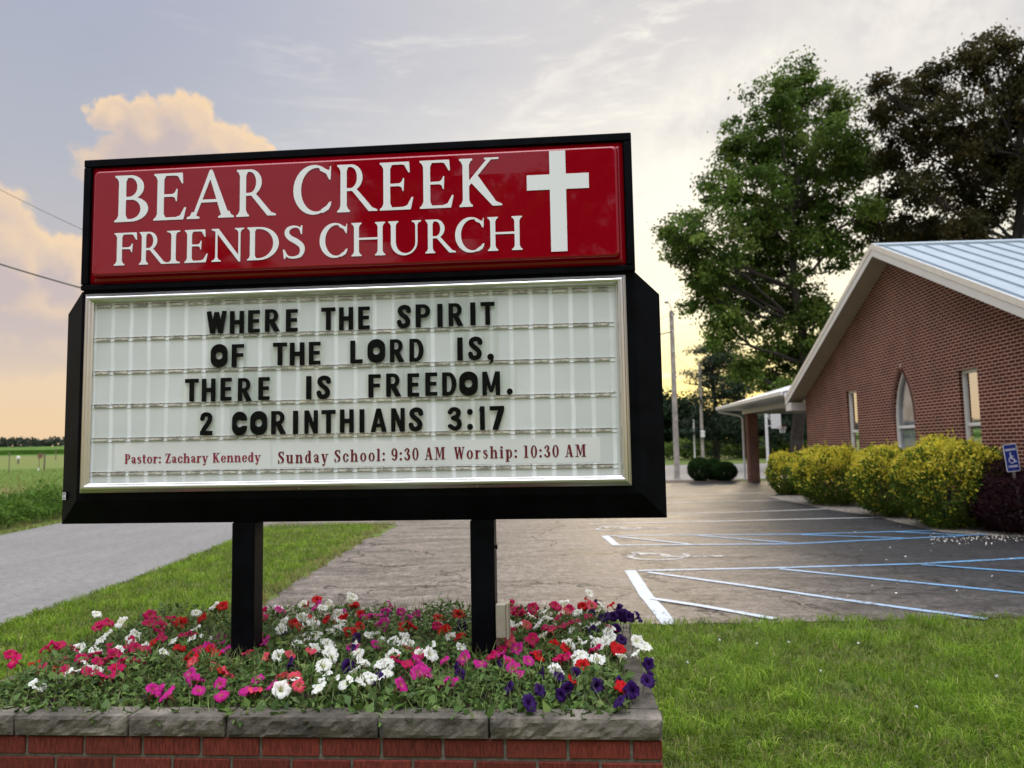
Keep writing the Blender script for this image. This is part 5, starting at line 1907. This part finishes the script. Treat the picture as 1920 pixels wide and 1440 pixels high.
for s_, xe in ((1, XR), (-1, XL)):
    for nm, a, b, y0, y1, mt_ in (('drip_edge', .045, -.085, -OH - .022, -OH - .0015, M['drip']), ('fascia', -.086, -.265, -OH - .012, -OH + .012, M['white_trim'])):
        mb = MB()
        poly = [(RX, RZ + a), (RX, RZ + b), (xe, zr(xe) + b), (xe, zr(xe) + a)]
        if s_ < 0: poly = poly[::-1]
        mb.prism(poly, y0, y1)
        mb.build(nm, mt_, church)
    mb = MB()
    vs = [(RX, -OH + .0125, RZ - .235), (xe, -OH + .0125, zr(xe) - .235), (xe, -.0005, zr(xe) - .235), (RX, -.0005, RZ - .235)]
    vs += [(x, y, z + .03) for x, y, z in vs]
    fs = [(0, 1, 2, 3), (7, 6, 5, 4), (0, 4, 5, 1), (2, 6, 7, 3)]
    if s_ > 0: fs = [f[::-1] for f in fs]
    mb.add(vs, fs)
    mb.build('soffit', M['soffit'], church)
# boxed eave returns at the two lower corners
for x0, x1 in ((XL, -6.852), (6.852, XR)):
    mb = MB()
    zt_ = min(zr(x0), zr(x1)) - .27
    mb.bev(x0 + .004, x1, -OH + .001, -.001, zt_ - .16, zt_ + .10, .004)
    mb.build('eave_return', M['white_trim'], church)
# long eaves
for x0, x1 in ((XL, -6.852), (6.852, XR)):
    mb = MB()
    mb.bev(x0 + .006, x1, .002, RB - .02, 2.86, 2.93, .004)
    mb.build('eave', M['white_trim'], church)

# covered drive at the far end
EZ = 3.36
PX0, PX1, PY0, PY1 = -17.3, -7.42, -.52, 8.0
porch = MB()
pr = (PY0 + PY1) / 2
rz_ = EZ + .30 * (pr - PY0)
hx = PX0 + (pr - PY0)
vs = [(PX0, PY0, EZ), (PX1, PY0, EZ), (PX1, pr, rz_), (hx, pr, rz_), (PX1, PY1, EZ), (PX0, PY1, EZ)]
porch.add(vs, [(0, 1, 2, 3), (3, 2, 4, 5), (0, 3, 5), (5, 4, 1, 0), (1, 4, 2)])
pro = porch.build('porch_roof', mat('pale_grey_roofing', (.46, .46, .45), .65, var=.12, vscale=3), church)
mb = MB()
mb.bev(PX0 - .02, PX1 - .01, PY0 - .10, PY0 - .002, EZ - .13, EZ + .012, .012)
mb.build('gutter', M['white_trim'], pro)
mb = MB()
mb.box(PX0 - .03, PX0 - .003, PY0, PY1, EZ - .16, EZ - .004)
mb.box(PX0 - .002, PX1, PY0 + .02, PY1 - .02, EZ - .17, EZ - .03)
mb.build('porch_soffit', M['white_trim'], pro)
mb = MB()
mb.bev(-16.75, -6.87, .42, .62, 3.0, 3.188, .006)
mb.bev(-16.75, -16.55, .621, 7.2, 3.0, 3.188, .006)
mb.build('beam', M['white_trim'], pro)
mb = MB()
mb.box(-16.50, -16.06, .48, .92, -.1, 2.998)
mb.build('brick_column', M['brick_wall'], church)
mb = MB()
mb.box(-16.50, -16.06, 6.6, 7.04, -.1, 2.998)
mb.build('brick_column', M['brick_wall'], church)
mb = MB()
mb.tube([(-17.15, -.55, EZ - .12), (-17.15, -.50, EZ - .22), (-16.75, .30, EZ - .42), (-16.60, .40, EZ - .55), (-16.60, .40, 0.05)], .05, 8)
mb.build('downspout', M['white_metal'], church)

# ================================================================ SHRUBS
def shrub_pts(n, rx, ry, h, wob, seed, topw=1.0, p=2.6, z0=.0):
    """points in a rounded block, biased to its skin; returns points, outward normals, depth 0..1"""
    d = rnd_dir(n)
    d[:, 2] = np.abs(d[:, 2]) * np.where(rng.rand(n) < .42, -1, 1)
    s = (np.abs(d[:, 0]) ** p + np.abs(d[:, 1]) ** p + np.abs(d[:, 2]) ** p) ** (-1 / p)
    w_ = np.array([mnoise.fractal(Vector(q * 1.9) + Vector((seed, 0, 0)), .9, 2.1, 4) for q in d])
    u = rng.rand(n) ** .28
    r_ = s * (1 + wob * w_) * (.55 + .45 * u)
    P = d * r_[:, None] * np.array([rx, ry, h / 2]) + np.array([0, 0, h / 2 + z0])
    tz = np.clip(P[:, 2] / h, 0, 1)
    k = .80 + .20 * np.minimum(tz / .35, 1) * topw
    P[:, 0] *= k; P[:, 1] *= k
    return P, unit(d * np.array([1 / rx, 1 / ry, 2 / h])), u


def shrub(name, lab, cat, loc, rx, ry, h, n, L, gold, green, seed, mt_='leaf', goldp=None, group=None, wob=.20, shoots=60, p=2.6):
    root = empty(name, lab, cat, loc, 0, group)
    P, N_, u = shrub_pts(n, rx, ry, h, wob, seed, p=p)
    keep = P[:, 2] > .02
    P, N_, u = P[keep], N_[keep], u[keep]
    n = len(P)
    D = N_ * .9 + rnd_dir(n) * .8 + np.array([0, 0, .45])
    Ls = rng.uniform(.7, 1.4, n) * L
    c = jitter_cols(green, n, .3)
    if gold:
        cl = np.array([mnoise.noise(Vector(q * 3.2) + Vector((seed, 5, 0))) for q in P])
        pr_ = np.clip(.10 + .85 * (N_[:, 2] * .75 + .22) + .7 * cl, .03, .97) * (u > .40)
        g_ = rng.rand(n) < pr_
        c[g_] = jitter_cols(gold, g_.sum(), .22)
    Vv, Ff = leaf_quads(P, D, N_ + rnd_dir(n) * .7, Ls, Ls * rng.uniform(.42, .62, n))
    C_ = np.repeat(c, 4, 0)
    # new shoots that stick out of the clipped outline
    if shoots:
        k = rng.choice(np.where((u > .8) & (N_[:, 2] > .15))[0], shoots)
        sp_, sc_ = [], []
        for i in k:
            ln = rng.uniform(.06, .22)
            dr = unit((N_[i] * .5 + np.array([jag(.5), jag(.5), 1.0]))[None])[0]
            for j in range(9):
                sp_.append(P[i] + dr * ln * j / 8)
        sp_ = np.array(sp_)
        m_ = len(sp_)
        Ls2 = rng.uniform(.6, 1.0, m_) * L
        V2, F2 = leaf_quads(sp_, rnd_dir(m_) + np.array([0, 0, .8]), rnd_dir(m_), Ls2, Ls2 * .5)
        Ff = np.concatenate([Ff, F2 + len(Vv)])
        Vv = np.concatenate([Vv, V2])
        C_ = np.concatenate([C_, np.repeat(jitter_cols(gold or green, m_, .2), 4, 0)])
    link('foliage', np_mesh('foliage', Vv, Ff, C_), M[mt_], root)
    mb = MB()
    for j in range(6):
        a = j * 1.05 + jag(.5)
        mb.tube([(jag(.1), jag(.1), -.05), (rx * .25 * math.cos(a), ry * .25 * math.sin(a), h * .35), (rx * .55 * math.cos(a), ry * .55 * math.sin(a), h * .7)], [.03, .022, .008], 6)
    mb.build('stems', M['bark'], root)
    return root


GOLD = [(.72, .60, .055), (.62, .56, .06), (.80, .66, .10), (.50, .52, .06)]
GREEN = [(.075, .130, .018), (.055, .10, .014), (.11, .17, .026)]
SG = 'golden shrubs along the church wall'
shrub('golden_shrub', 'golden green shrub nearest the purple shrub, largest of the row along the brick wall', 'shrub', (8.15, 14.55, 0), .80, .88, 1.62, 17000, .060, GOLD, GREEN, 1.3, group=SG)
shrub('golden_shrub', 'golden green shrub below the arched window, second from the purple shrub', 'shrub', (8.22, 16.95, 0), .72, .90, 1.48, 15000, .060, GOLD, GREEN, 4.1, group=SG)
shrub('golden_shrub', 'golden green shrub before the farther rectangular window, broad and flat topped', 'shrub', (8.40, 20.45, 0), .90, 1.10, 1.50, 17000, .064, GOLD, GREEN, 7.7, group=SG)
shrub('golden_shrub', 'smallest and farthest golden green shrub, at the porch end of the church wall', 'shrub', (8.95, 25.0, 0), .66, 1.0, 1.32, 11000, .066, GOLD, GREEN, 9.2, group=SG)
PUR = [(.030, .012, .017), (.045, .016, .022), (.022, .012, .014), (.055, .022, .026)]
pur = shrub('purple_shrub', 'dark purple leaved shrub at the right picture edge under the blue parking sign', 'shrub', (8.78, 13.45, 0), .68, .80, 1.0, 15000, .045, None, PUR, 2.2, wob=.15, shoots=40)
shrub('purple_shrub', 'smaller dark purple shrub behind, between the golden shrub and the blue sign', 'shrub', (8.66, 13.85, 0), .46, .5, 1.24, 6000, .045, None, PUR, 5.2, wob=.15, shoots=30)
BOX = [(.022, .050, .012), (.030, .062, .015), (.016, .040, .011)]
for (x, y, Y, r_, h, lab) in ((1313, 903, 35.2, .52, 1.06, 'clipped round dark green bush next to the utility pole'), (1358, 903, 35.0, .56, .86, 'lower clipped oval green bush, nearer the porch column'),
                              (1338, 900, 36.1, .42, 1.0, 'clipped bush half hidden behind the two round bushes')):
    p = dep(x, y, Y)
    shrub('round_bush', lab, 'bush', (p.x, Y, 0), r_, r_, h, 10000, .06, None, BOX, x * .1, wob=.05, shoots=0, p=2.2, group='clipped bushes on the mulch bed')

# ================================================================ TREES
def crown(blobs, n_cl, per, cr, L, cols, flat=.7, asp=.55, amp=.48):
    """blobs: (centre Vector, radius)"""
    wts = np.array([b[1] ** 2.2 for b in blobs]); wts /= wts.sum()
    idx = rng.choice(len(blobs), n_cl, p=wts)
    C = np.array([tuple(b[0]) for b in blobs])[idx]
    Rr = np.array([b[1] for b in blobs])[idx]
    cc = C + rnd_dir(n_cl) * (Rr * rng.rand(n_cl) ** .42)[:, None]
    ccol = jitter_cols(cols, n_cl, amp)
    n = n_cl * per
    ci = np.repeat(np.arange(n_cl), per)
    off = rng.normal(size=(n, 3)) * np.array([1, 1, flat]) * (cr * rng.uniform(.5, 1.3, n_cl))[ci][:, None] * .55
    P = cc[ci] + off
    D = rnd_dir(n) + np.array([0, 0, -.25]) + off * .3
    Ls = rng.uniform(.7, 1.35, n) * L
    V, F = leaf_quads(P, D, rnd_dir(n) * .8 + np.array([0, 0, .8]), Ls, Ls * asp)
    c = np.clip(ccol[ci] * rng.uniform(.8, 1.25, (n, 1)), 0, 1)
    return V, F, np.repeat(c, 4, 0), cc


def limb(mb, a, b, r0, r1, sag=.0, seg=6):
    pts, rad = [], []
    L = (b - a).length
    for i in range(seg + 1):
        t_ = i / seg
        p = a.lerp(b, t_)
        if 0 < i < seg: p += Vector((jag(.09), jag(.09), jag(.06))) * L * .5
        p.z += math.sin(t_ * math.pi) * sag * L
        pts.append(p); rad.append(r0 + (r1 - r0) * t_)
    mb.tube(pts, rad, 7)
    return pts


def broadleaf(name, lab, base, tops, blobs, n_cl, per, cr, L, cols, tr, bark='bark', group=None, asp=.6, fork=None):
    root = empty(name, lab, 'tree', base, 0, group)
    rel = [(Vector(b[0]) - Vector(base), b[1]) for b in blobs]
    V, F, C, cc = crown(rel, n_cl, per, cr, L, cols, asp=asp)
    link('crown', np_mesh('crown', V, F, C), M['leaf'], root)
    mb = MB()
    tip = Vector(tops) - Vector(base)
    trunk_pts = limb(mb, Vector((0, 0, -.3)), tip, tr, tr * .28, 0, 8)
    for c, r_ in rel:
        # leave the trunk below the clump
        zt_ = max(.22 * tip.z, min(c.z - r_ * .9 - abs(c.x) * .35, tip.z * .92))
        k = min(range(len(trunk_pts)), key=lambda i: abs(trunk_pts[i].z - zt_))
        a = trunk_pts[k]
        rr = tr * (1 - .7 * k / 8) * .45
        pp_ = limb(mb, a, c, rr, .05, -.04, 6)
        for j in range(4):
            q = c + Vector(rnd_dir(1)[0]) * r_ * .85
            limb(mb, pp_[4 if j % 2 else 5], q, rr * .3 + .02, .015, 0, 4)
    mb.build('trunk', M[bark], root)
    return root


def PB(lst, Y, dy, k=1.0):
    out = []
    for i, (x, y, r_) in enumerate(lst):
        yy = Y + dy * (rng.rand() * 2 - 1)
        out.append((dep(x, y, yy), r_ * yy / FPX * k))
    return out


LEAF_A = [(.070, .120, .020), (.092, .145, .026), (.048, .088, .016), (.115, .160, .032)]
TA = [(1500, 165, 52), (1450, 190, 50), (1555, 195, 45), (1395, 265, 55), (1465, 280, 75), (1560, 280, 70), (1350, 345, 50), (1410, 380, 75), (1510, 380, 85), (1600, 310, 50), (1290, 425, 42), (1345, 465, 62),
      (1450, 470, 75), (1560, 460, 65), (1625, 400, 35), (1300, 500, 42), (1320, 555, 45), (1395, 560, 70), (1490, 560, 60), (1350, 615, 45), (1430, 640, 55), (1530, 600, 50), (1445, 690, 42), (1500, 670, 40), (1510, 640, 42), (1475, 735, 30), (1540, 655, 36), (1400, 690, 36), (1520, 720, 30), (1262, 437, 24), (1285, 455, 34), (1262, 470, 20), (1330, 500, 45)]
ba = dep(1496, 885, 46); ba.z = 0
treeA = broadleaf('shade_tree', 'tall full green shade tree rising behind the church porch', ba, dep(1500, 330, 46), PB(TA, 46, 3.0), 820, 95, .60, .23, LEAF_A, .42)
LEAF_B = [(.036, .036, .012), (.046, .040, .014), (.030, .030, .011), (.055, .043, .015)]
TB = [(1680, 190, 45), (1745, 160, 55), (1830, 115, 45), (1862, 85, 28), (1895, 170, 55), (1690, 270, 55), (1780, 240, 65), (1870, 260, 60), (1950, 190, 60), (1960, 320, 60), (1720, 350, 48), (1800, 340, 55), (1700, 425, 30), (1775, 420, 48), (1850, 400, 40), (1950, 430, 50), (1650, 165, 24), (1915, 120, 45), (1900, 320, 55), (1820, 440, 45), (1735, 440, 40), (1640, 210, 28)]
bb = dep(1893, 870, 42); bb.z = 0
broadleaf('dark_tree', 'dark brownish tree behind the church roof at the right picture edge', bb, dep(1915, 210, 42), PB(TB, 42, 2.4), 560, 85, .60, .22, LEAF_B, .46, 'dark_bark')
bb = dep(1690, 870, 47); bb.z = 0
TB2 = [(1640, 420, 32), (1675, 445, 30), (1715, 455, 28), (1660, 370, 30), (1650, 300, 26)]
broadleaf('dark_tree', 'slimmer tree with bare forked limbs between the green tree and the dark tree', bb, dep(1650, 350, 47), PB(TB2, 47, 2.0), 80, 70, .6, .24, LEAF_B + LEAF_A[:1], .26, 'dark_bark')

# spreading pines across the far road
PINE = [(.020, .038, .022), (.028, .048, .026), (.015, .030, .018)]
def pine(lab, x, yb, ytop, Y, lst, n_cl):
    b_ = dep(x, yb, Y); b_.z = 0
    root = empty('pine_tree', lab, 'tree', b_)
    rel = [(c - b_, r_) for c, r_ in PB(lst, Y, 1.8)]
    # flat boughs: squash every clump
    V, F, C, cc = crown(rel, n_cl, 90, 1.05, .42, PINE, flat=.22, asp=.24)
    link('crown', np_mesh('crown', V, F, C), M['needle'], root)
    mb = MB()
    h = dep(x, ytop, Y).z
    tp = limb(mb, Vector((0, 0, -.3)), Vector((0, 0, h)), .42, .08, 0, 8)
    for c, r_ in rel:
        k = min(range(9), key=lambda i: abs(tp[i].z - max(1.5, c.z - .5)))
        limb(mb, tp[k], c, .12, .03, .03, 5)
    mb.build('trunk', M['dark_bark'], root)


pine('dark spreading pine with open layered boughs behind the round bushes', 1343, 861, 650, 88,
     [(1330, 645, 16), (1345, 665, 24), (1312, 655, 14), (1375, 668, 22), (1330, 692, 26), (1375, 695, 30), (1298, 708, 18), (1284, 718, 9), (1345, 720, 28), (1390, 722, 26), (1320, 745, 20), (1375, 752, 34), (1312, 780, 26), (1350, 788, 34), (1395, 790, 30), (1290, 806, 22), (1340, 818, 36), (1385, 822, 30), (1280, 832, 16)], 250)
pine('dark pine partly hidden behind the porch column and hoop', 1497, 862, 690, 92,
     [(1480, 700, 16), (1505, 720, 22), (1465, 725, 14), (1500, 750, 28), (1462, 765, 22), (1530, 760, 26), (1440, 790, 16), (1490, 800, 30), (1525, 810, 30), (1455, 822, 22)], 130)
# darker wood edge behind, tree by tree
for (x, yt, r_, lab) in ((1235, 738, 36, 'dark bushy tree right beside the black sign edge, beyond the road'), (1283, 745, 30, 'dark bushy tree behind the taller utility pole'),
                         (1400, 752, 34, 'dark bushy tree between the pine and the porch column'), (1455, 765, 32, 'dark bushy tree behind the basketball hoop'), (1525, 770, 34, 'dark bushy tree at the far corner of the church')):
    Y = 104 + jag(6)
    b_ = dep(x, 855, Y); b_.z = 0
    bl = [(x + jag(30), yt + r_ * .8 + jag(10), r_ * .8), (x - r_ * .7, yt + r_ * 1.5, r_ * .7), (x + r_ * .7, yt + r_ * 1.45, r_ * .7), (x, yt + r_ * 2.2, r_ * .8), (x + jag(50), yt + r_ * 2.6, r_ * .7)]
    broadleaf('dark_bushy_tree', lab, b_, dep(x, yt + r_, Y), PB(bl, Y, 2), 130, 40, 1.5, .6, [(.018, .034, .016), (.024, .042, .018), (.014, .026, .014)], .25, 'dark_bark', group='bushy trees beyond the far road')
n = 9000
X = rng.uniform(17, 48, n)
Y = rng.uniform(93, 97, n)
ht = 2.1 * np.clip(1 + .5 * noise2(X, Y * 0, .35), .5, 1.5)
Vv, Ff = leaf_quads(np.c_[X, Y, ht * rng.rand(n) ** .7], rnd_dir(n) + np.array([0, 0, .5]), rnd_dir(n) + np.array([0, -.6, .5]), rng.uniform(.3, .6, n), rng.uniform(.15, .3, n))
tag(link('tall_weeds', np_mesh('tall_weeds', Vv, Ff, np.repeat(jitter_cols([(.11, .17, .035), (.085, .14, .028), (.14, .19, .05)], n, .25), 4, 0)), M['leaf']), kind='stuff')

# trees on the viewer's side of the road, seen mirrored in the glossy header
def copy_thing(o, loc, rz, s, label, group=None):
    c = o.copy(); COL.objects.link(c)
    c.location = loc; c.rotation_euler = (0, 0, rz); c.scale = (s, s, s)
    c['label'] = label
    if group: c['group'] = group
    for ch in o.children:
        d = ch.copy(); COL.objects.link(d); d.parent = c
    return c


for loc, rz, s_, lab in (((0.5, -27, 0), .6, .98, 'green tree mirrored at the right end of the red header'), ((-9.5, -31, 0), 2.3, .88, 'green tree mirrored near the middle of the red header'), ((-21.0, -33, 0), 1.2, .50, 'low tree mirrored between the words of the red header'),
                         ((-33.0, -28, 0), 4.0, .95, 'green tree mirrored at the left end of the red header')):
    copy_thing(treeA, loc, rz, s_, lab)

# ================================================================ POLES, HOOP, SIGN, WIRES
def pole_at(name, lab, x, yb, yt, Y, r0, r1, mt_, cat='utility pole', group=None, lean=0.0):
    b = dep(x, yb, Y)
    z0 = 0.0
    h = dep(x, yt, Y).z
    root = empty(name, lab, cat, (b.x, Y, z0), 0, group)
    root.rotation_euler = (0, lean, 0)
    mb = MB()
    mb.tube([(0, 0, -.3), (0, 0, h * .5), (0, 0, h)], [r0, (r0 + r1) / 2, r1], 12)
    mb.build('pole', mt_, root)
    return root, h, b


u1, h1, b1 = pole_at('utility_pole', 'tall grey wooden utility pole between the black sign and the round bushes', 1270, 897, 583, 39.0, .15, .11, M['pole_wood'], group='utility poles')
mb = MB()
mb.tube([(0, -.1, h1 - .05), (-.12, -.25, h1 + .28), (-.28, -.4, h1 + .42)], .022, 6)
ar = mb.build('lamp_arm', M['steel'], u1)
mb = MB()
mb.tube([(-.26, -.38, h1 + .45), (-.33, -.45, h1 + .40), (-.38, -.5, h1 + .36)], [.05, .10, .07], 8)
mb.build('lamp_head', M['steel'], ar)
for z in (h1 - .25, h1 - 1.1, h1 - 2.1):
    mb = MB()
    mb.tube([(0, -.13, z), (0, -.20, z), (0, -.24, z)], [.02, .045, .03], 8)
    mb.build('insulator', M['white_metal'], u1)
u2, h2, b2 = pole_at('utility_pole', 'farther grey utility pole with a small white box, in front of the pine', 1318, 860, 683, 86.0, .20, .14, M['pole_wood'], group='utility poles')
mb = MB(); mb.bev(-.22, .22, -.42, -.2, h2 * .24, h2 * .24 + .75, .02); mb.build('meter_box', M['white_metal'], u2)
u3, h3, b3 = pole_at('thin_white_pole', 'short thin white pole between the two utility poles', 1303, 860, 787, 87.0, .10, .09, M['white_metal'], 'pole')


def wire(name, lab, a, b, sag, r_=.012, n=40):
    pts = []
    for i in range(n + 1):
        t_ = i / n
        p = a.lerp(b, t_)
        p.z -= sag * 4 * t_ * (1 - t_)
        pts.append(p)
    mb = MB(); mb.tube(pts, r_, 5)
    return tag(mb.build(name, M['wire']), lab, 'cable', 'overhead cables')


top1 = Vector((b1.x, 38.8, h1 - .25))
wire('overhead_cable', 'thick overhead cable crossing the left sky low, ending at the tall pole', dep(-190, 432, 25.0), Vector((b1.x, 38.8, h1 - 1.1)), 2.2, .026)
wire('overhead_cable', 'thin upper overhead cable crossing the left sky to the tall pole', dep(-190, 252, 25.0), top1, 3.4, .009)
wire('overhead_cable', 'thin cable running from the tall pole to the farther pole', Vector((b1.x, 39.1, h1 - 2.1)), Vector((b2.x, 86, h2 - .2)), .6, .014)

# basketball hoop
p = dep(1441, 886, 45.0)
hoop = empty('basketball_hoop', 'white basketball hoop on a pole seen under the porch roof', 'basketball hoop', (p.x, 45.0, 0))
mb = MB(); mb.tube([(0, 0, -.1), (0, 0, 3.55)], .085, 12); mb.build('pole', M['white_metal'], hoop)
mb = MB()
mb.tube([(.02, 0, 3.35), (.38, -.05, 2.95)], .03, 6); mb.tube([(.02, 0, 2.72), (.38, -.05, 2.72)], .03, 6); mb.tube([(.02, 0, 3.35), (.38, -.05, 3.25)], .03, 6)
mb.build('brace', M['white_metal'], hoop)
mb = MB()
mb.bev(-.32, .32, -.03, .03, 2.55, 3.4, .02)
bd = mb.build('backboard', M['white_metal'], hoop)
bd.location = (.55, -.06, 0); bd.rotation_euler = (0, 0, R(12))
mb = MB()
ringp = [(.62 + .03 + .22 * math.cos(a), -.10 + .22 * math.sin(a) - .16, 2.66) for a in np.linspace(0, 2 * math.pi, 19)]
ringp = [(x + .22, y + .1, z) for x, y, z in ringp]
mb.tube(ringp, .014, 6)
rim = mb.build('rim', mat('rim_red', (.35, .05, .03), .5), hoop)
mb = MB()
for k in range(10):
    a = 2 * math.pi * k / 10
    a2 = a + .3
    cx_, cy_ = .87, -.16
    mb.tube([(cx_ + .22 * math.cos(a), cy_ + .22 * math.sin(a), 2.65), (cx_ + .12 * math.cos(a2), cy_ + .12 * math.sin(a2), 2.28)], .008, 4)
mb.build('net', M['white_metal'], rim)

# accessible parking sign
PSY = 13.25
tl, br_ = dep(1889, 829, PSY), dep(1924, 885.5, PSY)
ps = empty('parking_sign', 'blue and white accessible parking sign leaning left in front of the brick wall', 'road sign', ((tl.x + br_.x) / 2 + .03, PSY, 0))
ps.rotation_euler = (0, R(-6), 0)
zc_ = (tl.z + br_.z) / 2
PW, PH = .235, .47


def rr2(w_, h_, r_, n=5):
    return [(x, z) for x, _, z in rrect(-w_ / 2, w_ / 2, -h_ / 2, h_ / 2, 0, r_, n)]


mb = MB(); mb.prism(rr2(PW, PH, .025), 0, .004)
pl = mb.build('plate', M['white_vinyl'], ps); pl.location = (0, -.03, zc_)
mb = MB(); mb.prism(rr2(PW - .022, PH - .022, .017), -.0012, -.0002); mb.build('blue_face', M['blue_sign'], pl)
o = link('wheelchair_symbol', to_xz(loops_mesh('wheelchair_symbol', WHEEL, .0008), -.065, -.085, .145, .145, -.0020), M['white_vinyl'], pl)
for txt, z0, wtot, hh_ in (('HANDICAPPED', .120, .185, .038), ('PARKING', -.165, .155, .038)):
    gl_ = [(GOTH[c] if c in GOTH else gothic(c)) for c in txt]
    GOTH.update({c: g_ for c, g_ in zip(txt, gl_)})
    tot = sum(g_[1] + .12 for g_ in gl_) - .12
    k = wtot / tot
    x = 0; L2_ = []
    for g_ in gl_:
        L2_ += [[(a + x, b) for a, b in lp] for lp in g_[0]]
        x += g_[1] + .12
    link('lettering', to_xz(loops_mesh('lettering', L2_, .0008), -wtot / 2, z0, k, hh_, -.0020), M['white_vinyl'], pl)
for z in (.205, -.205):
    mb = MB(); mb.tube([(0, -.006, z), (0, -.0012, z)], .007, 8); mb.build('bolt', M['steel'], pl)
mb = MB(); mb.box(-.022, .022, -.024, -.006, -.2, zc_ + .22); mb.build('post', M['steel'], ps)

# petals blown onto the asphalt by the purple shrub
V_, F_, n = [], [], 170
px_ = np.c_[rng.uniform(1745, 1915, n), 1009 + rng.normal(0, 5, n)]
px_ = np.concatenate([px_, np.c_[rng.uniform(1500, 1900, 22), rng.uniform(985, 1120, 22)]])
P = np.array([tuple(gnd(x, y, .022)) for x, y in px_])
Vv, Ff = leaf_quads(P, rnd_dir(len(P)) * np.array([1, 1, .15]), np.tile([0, 0, 1.], (len(P), 1)), rng.uniform(.02, .05, len(P)), rng.uniform(.015, .03, len(P)))
tag(link('fallen_petals', np_mesh('fallen_petals', Vv, Ff), M['petal_litter']), kind='stuff')
